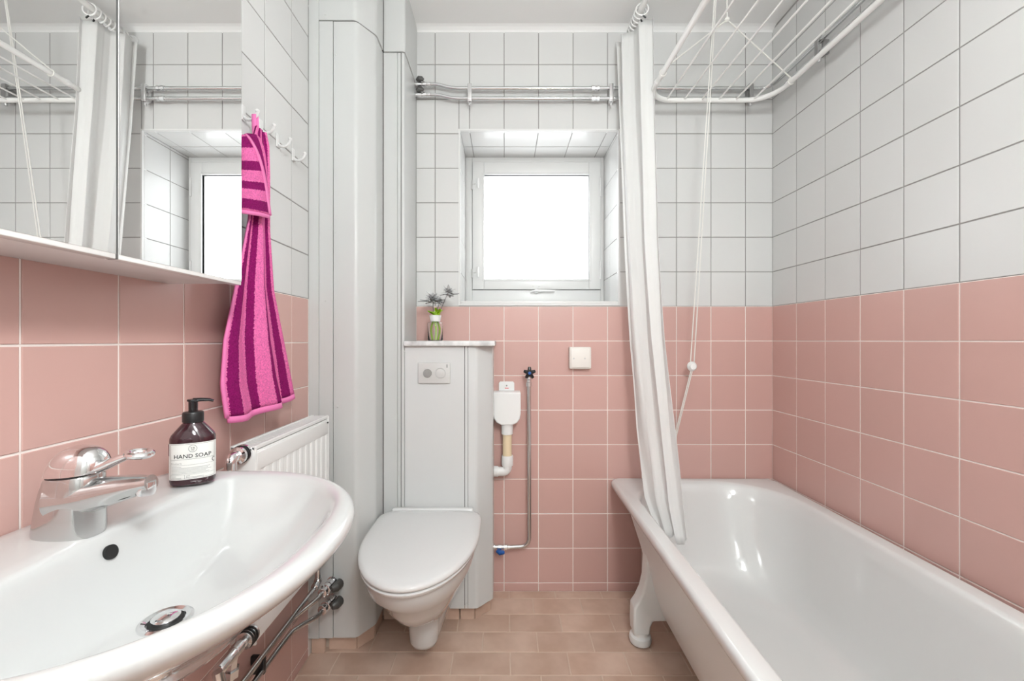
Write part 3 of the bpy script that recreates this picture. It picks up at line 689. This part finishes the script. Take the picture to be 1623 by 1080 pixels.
# ------------------------------------------------------------------ radiator
RX0, RX1, RY0, RY1, RZ0, RZ1 = -0.633, -0.578, 0.978, 1.388, 0.384, 0.848
rd = thing('radiator', 'white fluted panel radiator on the left wall under the towel', 'radiator', (-0.605, 1.18, RZ0))
MB().box(RX0, RX0+0.008, RY0+0.01, RY1-0.01, RZ0, RZ1-0.008, 0.002).box(RX0+0.02, RX1-0.014, RY0+0.012, RY1-0.012, RZ0+0.01, RZ1-0.02).build('back_panel', 'radiator_enamel', rd)
fp_ = MB().box(RX1-0.012, RX1-0.003, RY0+0.004, RY1-0.004, RZ0+0.004, RZ1-0.012, 0.003)
fp_.box(RX1-0.006, RX1, RY0+0.006, RY1-0.006, RZ1-0.06, RZ1-0.016, 0.003).box(RX1-0.006, RX1, RY0+0.006, RY1-0.006, RZ0+0.006, RZ0+0.05, 0.003)
nfl = 11
for k in range(nfl+1):
    yc = RY0+0.014+(RY1-RY0-0.028)*k/nfl; fp_.box(RX1-0.006, RX1-0.0006, yc-0.0095, yc+0.0095, RZ0+0.035, RZ1-0.05, 0.0025)
fp_.build('front_panel', 'radiator_enamel', rd)
for y0, y1 in ((RY0, RY0+0.006), (RY1-0.006, RY1)):
    MB().box(RX0-0.004, RX1, y0, y1, RZ0, RZ1-0.002, 0.0015).build('side_cover', 'radiator_enamel', rd)
tg = MB().box(RX1-0.010, RX1-0.002, RY0, RY1, RZ1-0.010, RZ1, 0.002).box(RX0-0.004, RX0+0.004, RY0, RY1, RZ1-0.008, RZ1, 0.001)
for k in range(34):
    yc = RY0+0.012+(RY1-RY0-0.024)*k/33; tg.box(RX0+0.004, RX1-0.010, yc-0.003, yc+0.003, RZ1-0.006, RZ1-0.002)
tg.build('top_grille', 'radiator_enamel', rd, smooth=False)
MB().lathe([(0.003, 0), (0.003, 0.004)], (RX1-0.001, RY1-0.014, RZ1-0.022), (1, 0, 0), 10).build('air_screw', 'black_plastic', rd)
# upper union on the near end
vz = H-0.262; vx = -0.606
uv_ = MB().lathe([(0.021, 0), (0.021, 0.006), (0.017, 0.007), (0.017, 0.016), (0.0195, 0.017), (0.0195, 0.024), (0.013, 0.026), (0.013, 0.034)], (vx, RY0, vz), (0, -1, 0), 24)
uv_.tube(fillet([(vx, RY0-0.028, vz), (vx, RY0-0.047, vz), (vx, RY0-0.047, vz-0.06)], 0.012), 0.0125, 16)
uv_.build('upper_union', 'chrome', rd)
MB().torus((vx, RY0-0.012, vz), (0, 1, 0), 0.0185, 0.0025, 24, 8).build('rubber_ring', 'black_plastic', rd)
lz = 0.415; lx = -0.588
lv_ = MB().lathe([(0.020, 0), (0.020, 0.005), (0.016, 0.006), (0.016, 0.016), (0.019, 0.017), (0.019, 0.03), (0.011, 0.032), (0.011, 0.045), (0.0135, 0.046), (0.0135, 0.065), (0.0125, 0.066), (0.0125, 0.112), (0.0105, 0.115)], (lx, RY0, lz), (0, -1, 0), 24)
lv_.lathe([(0.012, 0.0), (0.012, 0.03), (0.017, 0.031), (0.017, 0.048)], (lx, RY0-0.068, lz), (-0.1, 0, -1), 6)
lv_.tube([(lx-0.005, RY0-0.068, lz-0.045), (lx-0.01, RY0-0.068, lz-0.10), (lx-0.03, RY0-0.06, lz-0.135)], 0.0075, 12)
lv_.lathe([(0.011, 0), (0.011, 0.03)], (lx, RY0-0.115, lz), (0.2, 0, -1), 12)
lv_.build('lower_valve', 'pipe_chrome', rd)
for k in range(3):
    MB().torus((lx, RY0-0.008-0.008*k, lz), (0, 1, 0), 0.0195, 0.002, 24, 8).build('rubber_ring', 'black_plastic', rd)
for yy in (1.09, 1.27):
    MB().box(XL+TT, RX0+0.02, yy-0.012, yy+0.012, 0.42, 0.80).build('wall_bracket', 'radiator_enamel', rd, smooth=False)

# ------------------------------------------------------------------ low pipes on the left wall
def valve(parent, p, d, handle_dir, m='chrome', k=1.25):
    """shut-off valve starting at p and running along d, with a dark wing handle"""
    d = Vector(d).normalized()
    pr_ = [(0.0145, 0), (0.0145, 0.004), (0.009, 0.005), (0.009, 0.012), (0.0125, 0.013), (0.0125, 0.030), (0.009, 0.031), (0.009, 0.036), (0.013, 0.037), (0.013, 0.050), (0.0095, 0.052), (0.0095, 0.056), (0.0115, 0.057), (0.0115, 0.068), (0.008, 0.070)]
    MB().lathe([(r*(k*0.9), h_) for r, h_ in pr_], p, d, 14).build('valve', m, parent)
    h = Vector(handle_dir).normalized(); c = p+d*0.022
    MB().tube([c+h*0.010, c+h*0.020*k], 0.005).tube([c+h*0.016*k-d*0.014*k, c+h*0.024*k-d*0.004*k, c+h*0.022*k+d*0.008*k, c+h*0.017*k+d*0.018*k], [0.007*k, 0.0115*k, 0.0115*k, 0.006*k], 12, flat=(0.75, 1)).build('handle', 'handle_dark', parent)
vp = Vector((-0.592, 1.452, 0.262))
g_low = 'chrome heating pipes low on the left wall'
pa = thing('chrome_pipe', 'chrome pipe from the upper black-handled valve low on the boxing', 'pipe', vp, g_low)
valve(pa, vp, (-0.12, -1, 0), (1, -0.2, 0.15), k=1.5)
MB().tube(smooth_path([vp+Vector((-0.008, -0.068, 0)), vp+Vector((-0.014, -0.095, -0.004)), Vector((-0.640, 1.30, 0.245)), Vector((-0.650, 1.25, 0.243)), Vector((-0.650, 1.0, 0.243)), Vector((-0.650, 0.30, 0.243))], 6), 0.0075, 12).build('pipe', 'pipe_chrome', pa)
vp2 = Vector((-0.592, 1.452, 0.205))
pb_ = thing('chrome_pipe', 'chrome pipe from the lower black-handled valve low on the boxing', 'pipe', vp2, g_low)
valve(pb_, vp2, (-0.12, -1, 0), (1, -0.2, 0.1), k=1.5)
MB().tube(smooth_path([vp2+Vector((-0.008, -0.068, 0)), vp2+Vector((-0.014, -0.095, -0.002)), Vector((-0.635, 1.29, 0.212)), Vector((-0.646, 1.24, 0.212)), Vector((-0.646, 1.0, 0.212)), Vector((-0.646, 0.30, 0.212))], 6), 0.0075, 12).build('pipe', 'pipe_chrome', pb_)
vp3 = Vector((-0.627, 1.41, 0.290))
pc = thing('chrome_pipe', 'long straight chrome pipe running just under the radiator', 'pipe', vp3, g_low)
MB().tube([(-0.626, 1.385, 0.278), (-0.626, 0.30, 0.278)], 0.0068, 12).build('pipe', 'pipe_chrome', pc)
MB().lathe([(0.009, 0), (0.012, 0.002), (0.012, 0.016), (0.009, 0.017), (0.009, 0.03)], (-0.626, 1.385, 0.278), (0, 1, 0.2), 12).sphere((-0.626, 1.412, 0.287), 0.013).tube([(-0.626, 1.412, 0.287), (-0.622, 1.405, 0.379)], 0.009, 12).build('elbow_fitting', 'pipe_chrome', pc)
for k, yy in enumerate((1.125,)):
    tag(MB().box(XL+TT, -0.639, yy-0.006, yy+0.006, 0.203, 0.252, 0.003).build('pipe_clip', 'black_plastic'), 'black plastic clip holding the low chrome pipes to the wall', 'pipe clip')

# ------------------------------------------------------------------ toilet
YT, XT = 1.619, -0.273
tl = thing('toilet', 'white wall-hung toilet with the lid closed', 'toilet', (XT, YT, 0.07))
def tring2(wc, a, bf, bb, pf, pb, z, n=72): return [Vector((XT+v, YT-u, z)) for u, v in supell(wc, 0, a, bf, bb, pf, pb, n)]
ZL = 0.450
def stem_ring(uf, r, aw, z, n=72):
    out = []
    for k in range(n):
        t = 2*math.pi*(k+0.5)/n; q = math.pi/4
        if t <= math.pi: u, v = uf+r*math.sin(t), r*math.cos(t)
        elif t < math.pi+q: f = (t-math.pi)/q; u, v = uf*(1-f)+0.002*f, -(r+(aw-r)*f)
        elif t > 2*math.pi-q: f = (2*math.pi-t)/q; u, v = uf*(1-f)+0.002*f, r+(aw-r)*f
        else: f = (t-math.pi-q)/(math.pi-2*q); u, v = 0.002, -aw+2*aw*f
        out.append(Vector((XT+v, YT-u, z)))
    return out
bowl = [stem_ring(.185, .036, .050, .068), stem_ring(.187, .044, .062, .072), stem_ring(.190, .048, .072, .085), stem_ring(.192, .051, .090, .135), stem_ring(.193, .054, .106, .170), stem_ring(.204, .058, .112, .184), stem_ring(.228, .066, .116, .198), stem_ring(.250, .078, .121, .218), tring2(.18, .108, .200, .178, 1.9, 9, .250), tring2(.18, .131, .234, .178, 1.95, 9, .288), tring2(.185, .153, .258, .183, 2, 9, .330), tring2(.20, .170, .294, .198, 2, 9, .370), tring2(.20, .178, .307, .198, 2, 9, .402), tring2(.20, .180, .310, .198, 2, 9, .415), tring2(.20, .172, .300, .19, 2, 9, .419)]
MB().loft(bowl).build('bowl', 'porcelain', tl, angle=60)
st = [tring2(.215, .176, .303, .165, 2, 7, .4195), tring2(.215, .181, .309, .170, 2, 7, .422), tring2(.215, .183, .311, .172, 2, 7, .429), tring2(.215, .179, .306, .168, 2, 7, .4325)]
MB().loft(st).build('seat', 'seat_plastic', tl, angle=60)
ld = [tring2(.20, .183, .318, .172, 2, 7, .4335), tring2(.20, .1895, .3255, .178, 2, 7, .437), tring2(.20, .1905, .327, .179, 2, 7, .443), tring2(.20, .188, .324, .177, 2, 7, .4485), tring2(.20, .180, .314, .169, 2, 7, .4525), tring2(.20, .15, .27, .14, 2, 6, .4555), tring2(.20, .08, .15, .08, 2, 4, .457)]
MB().loft(ld).build('lid', 'seat_plastic', tl, angle=60)
MB().box(XT-0.155, XT+0.155, YT-0.028, YT-0.003, 0.42, 0.456, 0.008).build('hinge_bar', 'seat_plastic', tl)

# flush plate
a, b = P(663, 575, 1.619), P(714, 608, 1.619)
fpn = thing('flush_plate', 'pale grey flush plate with two round buttons above the toilet', 'flush plate', ((a.x+b.x)/2, 1.619, (a.z+b.z)/2))
MB().box(a.x, b.x, 1.611, 1.6188, b.z, a.z, 0.003).build('plate', 'grey_plastic', fpn)
c = P(677.5, 592, 1.611)
MB().lathe([(0.0165, 0), (0.0165, 0.002), (0.015, 0.004), (0.0, 0.0045)], c, (0, -1, 0), 28).build('button', 'button_grey', fpn)
c2 = P(698, 592, 1.611)
MB().torus(c2, (0, 1, 0), 0.0195, 0.0012, 32, 6).lathe([(0.0175, 0), (0.0175, 0.0015), (0.0165, 0.002)], c2, (0, -1, 0), 28).build('button', 'grey_plastic', fpn)
MB().box(P(707.5, 580, 1.611).x, P(709.5, 580, 1.611).x, 1.6102, 1.6112, P(0, 583, 1.611).z, P(0, 578, 1.611).z).build('mark', 'button_grey', fpn, smooth=False)

# marble shelf
ms = MB().box(-0.3825, -0.036, 1.600, YB-0.003, H-0.0215, H-0.0015, 0.004)
tag(ms.build('marble_shelf', 'marble', bevel=0), 'grey-veined marble shelf on top of the cistern box', 'shelf')

# ------------------------------------------------------------------ vase and dried flowers
VX, VY, VZ = (690-CX)*1.71/F, 1.71, H-0.0015
va = thing('glass_vase', 'small clear glass vase on the marble shelf', 'vase', (VX, VY, VZ))
pr = [(0.0, 0.0005), (0.027, 0.0005), (0.0305, 0.003), (0.031, 0.068), (0.029, 0.074), (0.018, 0.078), (0.018, 0.082), (0.023, 0.103), (0.0215, 0.103), (0.0163, 0.082), (0.0163, 0.0775), (0.0282, 0.0730), (0.0302, 0.0675), (0.0298, 0.0035), (0.0, 0.003)]
MB().lathe(pr, (VX, VY, VZ), n=32, cap0=False, cap1=False).build('glass', 'glass', va, angle=60)
MB().lathe([(0.019, 0.079), (0.0235, 0.1035), (0.0245, 0.1035), (0.0195, 0.0785)], (VX, VY, VZ), n=32, cap0=False, cap1=False).build('rim_band', 'white_plastic', va)
def leaf(b, p, d, L, w, droop=0.0):
    d = Vector(d).normalized(); s_ = d.cross(Vector((0, 0, 1)))
    s_ = s_.normalized() if s_.length > 0.05 else Vector((1, 0, 0)); u = s_.cross(d); n0 = 5; ring = []
    L_, R2, T_ = [], [], []
    for i in range(n0+1):
        t = i/n0; c = p+d*L*t+Vector((0, 0, -droop*t*t)); ww = w*math.sin(math.pi*min(1, t*0.93+0.07))**0.8
        L_.append(c+s_*ww); R2.append(c-s_*ww); T_.append(c+u*w*0.35)
    b.loft([L_, T_, R2, [q-u*w*0.12 for q in T_]], False, False, closed=False)
    return b
heads = [((686, 474), 'leftmost dried grey flower with a green stem in the small vase', 0.042, 1.705), ((697, 478), 'smallest dried grey flower, between the two others in the vase', 0.022, 1.715), ((711, 463), 'dried grey flower leaning right out of the small vase', 0.036, 1.70)]
for k, ((hx, hy), lab, hr, hY) in enumerate(heads):
    hp_ = P(hx, hy, hY); foot = Vector((VX+(-0.012, 0.002, 0.010)[k], VY+(0.004, -0.008, 0.006)[k], VZ+0.008))
    fw = thing('dried_flower', lab, 'flower', foot, 'dried flowers in the glass vase')
    nk = Vector((VX+(-0.008, 0.0, 0.008)[k], VY+(0.003, -0.005, 0.004)[k], VZ+0.09))
    path = smooth_path([foot, foot.lerp(nk, 0.5)+Vector(((-0.008, 0.003, 0.008)[k], 0, 0)), nk, nk.lerp(hp_, 0.5)+Vector((0, 0, 0.004)), hp_], 6)
    cut = int(len(path)*0.68)
    MB().tube(path[:cut], 0.0042, 8).build('stem', 'stem_green', fw)
    MB().tube(path[cut-1:], 0.0016, 8).build('neck', 'dry_dark', fw)
    lf = MB(); rnd = random.Random(k+3)
    for q in range(3):
        a_ = rnd.uniform(0, 6.28); leaf(lf, nk+Vector((0, 0, 0.012+0.004*q)), (math.cos(a_), math.sin(a_)*0.6, 0.55), rnd.uniform(0.03, 0.045), 0.0075, 0.006)
    lf.build('leaf', 'stem_green', fw)
    pb2 = MB()
    for q in range(34):
        z_ = 1-2*(q+0.5)/34; ang = q*2.39996; rr = math.sqrt(1-z_*z_); leaf(pb2, hp_, (rr*math.cos(ang), rr*math.sin(ang), z_*0.8+0.2), hr*rnd.uniform(0.55, 0.95), hr*0.16)
    pb2.build('petals', 'dry_petal', fw)
    br = MB()
    for q in range(8):
        ang = q*0.785+k; leaf(br, hp_+Vector((0, 0, -hr*0.25)), (math.cos(ang), math.sin(ang), 0.05+0.4*rnd.random()-0.3), hr*rnd.uniform(1.0, 1.5), hr*0.15)
    br.build('bracts', 'dry_dark', fw)

# ------------------------------------------------------------------ upper chrome pipes (back wall, then along the right wall)
YPi = YB-0.034; XPi = XR-0.034
g_up = 'chrome water pipes high on the walls'
ZU, ZLo = H+1.0790, H+1.0355
for nm, z, z0, lab in (('u', ZU, H+1.096, 'upper chrome pipe running along the end wall and right wall near the ceiling'), ('l', ZLo, H+1.052, 'lower chrome pipe running along the end wall and right wall near the ceiling')):
    vpos = Vector((-0.3845+0.001, YPi, z0))
    pp = thing('chrome_pipe', lab, 'pipe', vpos, g_up)
    valve(pp, vpos, (1, 0, 0), (0.1, -0.75, 0.8), k=0.95)
    xb0, xb1 = (693-CX)*YPi/F, (717-CX)*YPi/F
    path = fillet([(vpos.x+0.066, YPi, z0), (xb0, YPi, z0), (xb1, YPi, z), (XPi, YPi, z), (XPi, 0.05, z)], 0.05, 8)
    MB().tube(path, 0.0076, 14).build('pipe', 'pipe_chrome', pp)
    xc = (937-CX)*YPi/F
    MB().lathe([(0.009, 0), (0.012, 0.001), (0.012, 0.015), (0.009, 0.016), (0.009, 0.022), (0.0115, 0.023), (0.0115, 0.034), (0.008, 0.036)], (xc, YPi, z), (1, 0, 0), 8).build('coupling', 'chrome', pp)
def bracket(c, axis, lab, m='chrome', wall=0.034, w=0.009):
    """two-pipe clamp: post on the wall, bridge behind both pipes, a cap over each pipe; axis = direction towards the wall"""
    ax = Vector(axis); t = ax.cross(Vector((0, 0, 1)))
    br_ = thing('pipe_bracket', lab, 'pipe bracket', c+ax*(wall-TT), 'clamps of the high chrome pipes')
    def bxx(d0, d1, z0, z1, ww, name, mm, bev=0.002):
        q = [c+ax*d0-t*ww, c+ax*d1+t*ww]; x0, x1 = sorted((q[0].x, q[1].x)); y0, y1 = sorted((q[0].y, q[1].y))
        return MB().box(x0, x1, y0, y1, z0, z1, bev).build(name, mm, br_)
    bxx(0.010, wall-TT, ZLo-0.004, ZU+0.004, w*0.55, 'post', m)
    bxx(-0.011, 0.012, ZU-0.004, ZU+0.016, w, 'clamp', m)
    bxx(-0.010, 0.012, ZLo-0.016, ZLo+0.004, w, 'clamp', m)
    bxx(-0.013, -0.009, ZLo-0.012, ZU+0.012, w, 'strap', m)
    MB().lathe([(0.006, 0), (0.006, 0.01)], c+Vector((0, 0, ZLo-0.022-c.z)), (0, 0, -1), 10).build('screw', 'chrome', br_)
zc = (ZU+ZLo)/2
for x, lab in ((744.5, 'chrome two-pipe clamp on the end wall above the left window edge'), (968.5, 'chrome two-pipe clamp on the end wall just left of the shower curtain'), (1189, 'grey two-pipe clamp near the end-wall corner above the bathtub')):
    bracket(Vector(((x-CX)*YPi/F, YPi, zc)), (0, 1, 0), lab, 'chrome' if x < 1100 else 'bracket_grey')
bracket(Vector((XPi, 1.515, zc)), (1, 0, 0), 'grey two-pipe clamp on the right wall above the bathtub', 'bracket_grey')

# ------------------------------------------------------------------ drying rack under the ceiling
dk = thing('drying_rack', 'white ceiling-hung clothes drying rack above the bathtub', 'drying rack', (0.83, 1.0, H+0.98))
ZD = H+0.98; dx0, dx1, dy0, dy1 = 0.580, 1.083, 0.30, 1.716
fr = [tuple((x, y, ZD)) for x, y in rrect((dx0+dx1)/2, (dy0+dy1)/2, (dx1-dx0)/2, (dy1-dy0)/2, 0.10, 10)]
b = MB(); pts = [Vector(p) for p in fr]; n_ = len(pts); rings = []
for i in range(n_):
    t = (pts[(i+1) % n_]-pts[i-1]).normalized(); u = t.cross(Vector((0, 0, 1))); rings.append([pts[i]+u*0.0095*math.cos(2*math.pi*k/12)+Vector((0, 0, 1))*0.0095*math.sin(2*math.pi*k/12) for k in range(12)])
b.loft(rings+[rings[0]], False, False).build('frame', 'rack_white', dk, angle=60)
for x, y in ((dx0, 1.59), (dx0, 0.42), (dx1, 1.59), (dx1, 0.42)):
    MB().lathe([(0.0105, 0), (0.0115, 0.002), (0.0115, 0.018), (0.0105, 0.02)], (x, y, ZD), (0, 1, 0), 14).build('joint_sleeve', 'white_plastic', dk)
for x in (0.660, 0.731, 0.802, 0.871, 0.941, 1.012):
    MB().tube([(x, dy0+0.005, ZD), (x, dy1-0.005, ZD)], 0.0032, 8).build('line', 'rack_white', dk)
for yk in (1.56, 0.46):
    kn = Vector((0.825, yk, H+1.19))
    MB().sphere(kn, 0.009).tube([kn, kn+Vector((0, 0, ZC-kn.z))], 0.0024, 8).tube([kn, (dx0, yk-0.02, ZD+0.012)], 0.0024, 8).tube([kn, (dx1, yk+0.03, ZD+0.012)], 0.0024, 8).build('hanger_cord', 'cord_white', dk)
    MB().lathe([(0.02, 0), (0.02, -0.006), (0.011, -0.008), (0.011, -0.028), (0.0, -0.03)], (kn.x, yk, ZC), n=18).build('ceiling_pulley', 'white_plastic', dk)
    for xx in (dx0, dx1): MB().torus((xx, yk-0.02 if xx == dx0 else yk+0.03, ZD), (0, 1, 0), 0.0115, 0.0025, 18, 6).build('cord_tie', 'cord_white', dk)
ball = Vector(((1096.5-CX)*1.752/F, 1.752, H-41*1.752/F))
cl = Vector(((1064-CX)*1.815/F, 1.815, H-183*1.815/F))
pcd = thing('pull_cord', 'white pull cord with a round knob hanging in front of the pink tiles', 'cord', cl)
top = Vector((0.788, 1.568, ZC-0.004))
MB().tube([top, ball+Vector((-0.006, 0, 0.01))], 0.0022, 8).tube([top+Vector((0.0055, 0, 0)), ball+Vector((0.010, 0.002, 0.01))], 0.0022, 8).build('upper_cord', 'cord_white', pcd)
MB().sphere(ball, 0.0205, 0.013, 0.0205).lathe([(0.014, 0), (0.014, 0.014), (0.012, 0.016)], ball, (0, -1, 0), 16).build('knob', 'white_plastic', pcd)
MB().tube([ball+Vector((0.004, 0, -0.01)), cl], 0.0022, 8).tube([ball+Vector((-0.002, 0, -0.01)), cl+Vector((-0.004, 0, 0.01))], 0.0022, 8).build('lower_cord', 'cord_white', pcd)
MB().box(cl.x-0.012, cl.x+0.012, cl.y, YB-TT, cl.z-0.012, cl.z+0.012, 0.003).tube([cl+Vector((0, 0.004, -0.035)), cl+Vector((0, -0.004, 0)), cl+Vector((0, 0.004, 0.035))], 0.006).build('cleat', 'white_plastic', pcd)
MB().lathe([(0.018, 0), (0.018, -0.005), (0.010, -0.007), (0.010, -0.012)], (top.x+0.003, top.y, ZC), n=16).build('ceiling_eye', 'white_plastic', pcd)

# ------------------------------------------------------------------ curtain rod, rings, curtain
XRo, ZRo = 0.537, H+1.300
ro = thing('curtain_rod', 'white shower curtain rod running under the ceiling', 'curtain rod', (XRo, YB-TT, ZRo))
MB().tube([(XRo, YF, ZRo), (XRo, YB-TT, ZRo)], 0.0115, 16).build('rod', 'rack_white', ro)
MB().lathe([(0.026, 0), (0.026, 0.006), (0.016, 0.02)], (XRo, YB-TT, ZRo), (0, -1, 0), 20).build('flange', 'white_plastic', ro)
NF = 5
# height -> back-left point A, front-right point B
CU = [(0.36, 0.575, 1.545, 0.640, 1.470), (0.50, 0.530, 1.600, 0.630, 1.485), (0.75, 0.507, 1.648, 0.616, 1.515), (1.10, 0.489, 1.690, 0.593, 1.548), (1.47, 0.482, 1.725, 0.580, 1.585), (2.0, 0.473, 1.765, 0.577, 1.620), (2.37, 0.470, 1.785, 0.575, 1.635)]
def curtain_pt(u, v):
    z = 2.362-0.004*abs(math.sin(u*NF*math.pi))+(0.385+0.012*math.sin(u*14)-2.362)*v
    ax_, ay, bx_, by = lerp_tab(CU, z)
    uu = u+0.012*math.sin(u*23+1.3)
    d = Vector((bx_-ax_, by-ay, 0)); L = d.length; d.normalize(); nrm = Vector((-d.y, d.x, 0))
    amp = (0.015+0.006*math.sin(u*9+v*2.0))*(1-0.35*v)
    if z < 0.9: amp *= 0.55+0.45*max(0, (z-0.4)/0.5)
    ph = uu*NF*2*math.pi*0.5*1.0+0.5*math.sin(v*3+u*5)
    w = math.sin(ph); w = math.copysign(abs(w)**0.8, w)
    p = Vector((ax_, ay, z))+d*L*(uu+0.02*math.sin(2*ph))+nrm*amp*w
    p.x = p.x+0.004*math.sin(v*11+u*17)*v
    p.y = min(p.y, YB-0.012)
    if z < 0.55: p.x = max(p.x, 0.512+0.02*(0.55-z)/0.15)
    return p
ct = grid(curtain_pt, 150, 70).build('shower_curtain', 'curtain_cloth', angle=80, loc=(0.53, 1.65, 0.38))
thick(ct, 0.0012)
tag(ct, 'white fabric shower curtain gathered at the end wall and hanging into the bathtub', 'shower curtain')
ORD = ['first', 'second', 'third', 'fourth', 'fifth', 'sixth', 'seventh', 'eighth']
for k in range(8):
    u = (k+0.5)/8; p = curtain_pt(u, 0.0); yy = 1.79-0.16*u
    r_ = thing('curtain_ring', 'white curtain ring on the shower rod, '+ORD[k]+' counted from the end wall', 'curtain ring', (XRo, yy, ZRo), 'curtain rings bunched on the rod')
    MB().torus((XRo, yy, ZRo-0.008), (0.15, 1, 0), 0.0235, 0.003, 24, 8).build('ring', 'white_plastic', r_)
    MB().tube([(XRo, yy, ZRo-0.030), (XRo+(p.x-XRo)*0.3, yy, ZRo-0.042)], 0.003, 8).build('clip', 'black_plastic', r_)

# ------------------------------------------------------------------ back-wall fittings
YW = YB-TT
# junction box
a, b = P(901, 550, YW), P(935, 584.5, YW)
jb = thing('junction_box', 'small square cream electric box on the pink tiles under the window', 'electric box', ((a.x+b.x)/2, YW, b.z))
MB().box(a.x, b.x, YW-0.032, YW, b.z, a.z, 0.006).build('cover', 'warm_plastic', jb)
MB().box(a.x+0.006, b.x-0.006, YW-0.036, YW-0.030, b.z+0.006, a.z-0.006, 0.003).build('lid', 'warm_plastic', jb)
for x, y in ((909.5, 568.5), (927, 568.5)):
    MB().lathe([(0.0035, 0), (0.0035, 0.001), (0.002, 0.0012)], P(x, y, YW-0.036), (0, -1, 0), 10).build('screw', 'grey_plastic', jb)
# drain cup (tundish)
YD = YB-0.045
def wq(x, y): return P(x, y, YD)
dcup = thing('drain_cup', 'white plastic drain funnel with beige tube on the pink end wall', 'drain funnel', wq(803, 755))
poly = [(782, 621), (825, 621), (825, 655), (823.5, 663), (819, 669), (812, 672.5), (795, 672.5), (788, 669), (783.5, 663), (782, 655)]
MB().prism([(wq(x, y).x, wq(x, y).z) for x, y in poly], lambda a, b, d: (a, d, b), YD-0.028, YW).build('funnel', 'white_plastic', dcup, bevel=0.005)
tabp = [(790.5, 621), (790.5, 609), (792.5, 606.5), (813.5, 606.5), (815.5, 609), (815.5, 621)]
MB().prism([(wq(x, y).x, wq(x, y).z) for x, y in tabp], lambda a, b, d: (a, d, b), YW-0.008, YW).build('mounting_tab', 'white_plastic', dcup, bevel=0.001)
c = P(803, 611.5, YW-0.008); MB().lathe([(0.0035, 0), (0.0035, 0.001), (0.002, 0.0015)], c, (0, -1, 0), 10).build('screw', 'button_grey', dcup)
a = P(800, 615.5, YW-0.008); MB().box(a.x, a.x+0.017, YW-0.0086, YW-0.0076, a.z-0.0016, a.z+0.0016).build('mark', 'red_mark', dcup, smooth=False)
z_ = lambda y: wq(0, y).z
cxn = wq(803.8, 0).x
MB().lathe([(0.0245, z_(688)), (0.0245, z_(673)), (0.0255, z_(671.5))], (cxn, YD, 0), n=24).build('neck', 'white_plastic', dcup)
MB().lathe([(0.0195, z_(724)), (0.0195, z_(686))], (cxn, YD, 0), n=24).build('tube', 'beige_plastic', dcup)
el = MB().lathe([(0.0235, z_(738)), (0.0245, z_(736)), (0.0245, z_(723)), (0.0235, z_(722))], (cxn+0.001, YD, 0), n=24)
el.tube(fillet([(cxn+0.001, YD, z_(730)), (cxn+0.001, YD, z_(747.5)), (-0.044, YD, z_(747.5))], 0.04, 10), 0.0195, 20)
el.lathe([(0.0225, 0), (0.0225, 0.016), (0.0205, 0.018)], (-0.0445, YD, z_(747.5)), (1, 0, 0), 24)
el.build('elbow', 'white_plastic', dcup)
# water pipe with cross-handled valve and blue shut-off
YV = YB-0.040
vq = lambda x, y: P(x, y, YV)
wp = thing('water_pipe', 'thin chrome water pipe with a cross-handled valve on the pink end wall', 'pipe', vq(838, 850))
MB().tube(fillet([vq(838.3, 612), vq(839, 866), vq(808, 867.5)], 0.045, 10), 0.0085, 16).build('pipe', 'pipe_chrome', wp)
MB().lathe([(0.010, 0), (0.0125, 0.001), (0.0125, 0.018), (0.010, 0.019), (0.010, 0.028), (0.0145, 0.032), (0.0145, 0.050), (0.008, 0.058)], vq(838.3, 613), (0, 0, 1), 16).lathe([(0.011, 0), (0.011, 0.03)], vq(838.3, 594), (0, 1, 0), 14).build('valve', 'chrome', wp)
hd = MB(); hc = vq(838.5, 590.5)+Vector((0, -0.034, 0))
for k in range(5):
    a_ = math.radians(90+72*k); dv = Vector((math.cos(a_), 0, math.sin(a_)))
    hd.tube([hc, hc+dv*0.018, hc+dv*0.026], [0.010, 0.0075, 0.0055], 10)
hd.lathe([(0.012, 0), (0.013, 0.012), (0.009, 0.016)], hc+Vector((0, 0.006, 0)), (0, -1, 0), 16).tube([hc, hc+Vector((0, 0.03, 0))], 0.007)
hdo = hd.build('cross_handle', 'black_gloss', wp)
MB().lathe([(0.0065, 0), (0.006, 0.003), (0.0, 0.004)], hc+Vector((0, -0.0095, 0)), (0, -1, 0), 14).build('blue_cap', 'blue_plastic', hdo)
s0 = Vector((-0.044, YV, vq(0, 867.5).z))
MB().lathe([(0.016, 0), (0.016, 0.003), (0.010, 0.004), (0.010, 0.016), (0.013, 0.017), (0.013, 0.032), (0.010, 0.033), (0.010, 0.040), (0.0135, 0.041), (0.0135, 0.056), (0.010, 0.058), (0.009, 0.068)], s0, (1, 0, 0), 14).build('shut_off', 'chrome', wp)
bh = s0+Vector((0.026, -0.012, -0.008))
MB().tube([bh+Vector((-0.014, -0.006, 0.002)), bh+Vector((0, -0.012, -0.004)), bh+Vector((0.016, -0.006, -0.006))], [0.008, 0.011, 0.008], 12).tube([bh+Vector((0, 0.01, 0.006)), bh+Vector((0, -0.008, -0.002))], 0.005).build('blue_handle', 'blue_plastic', wp)
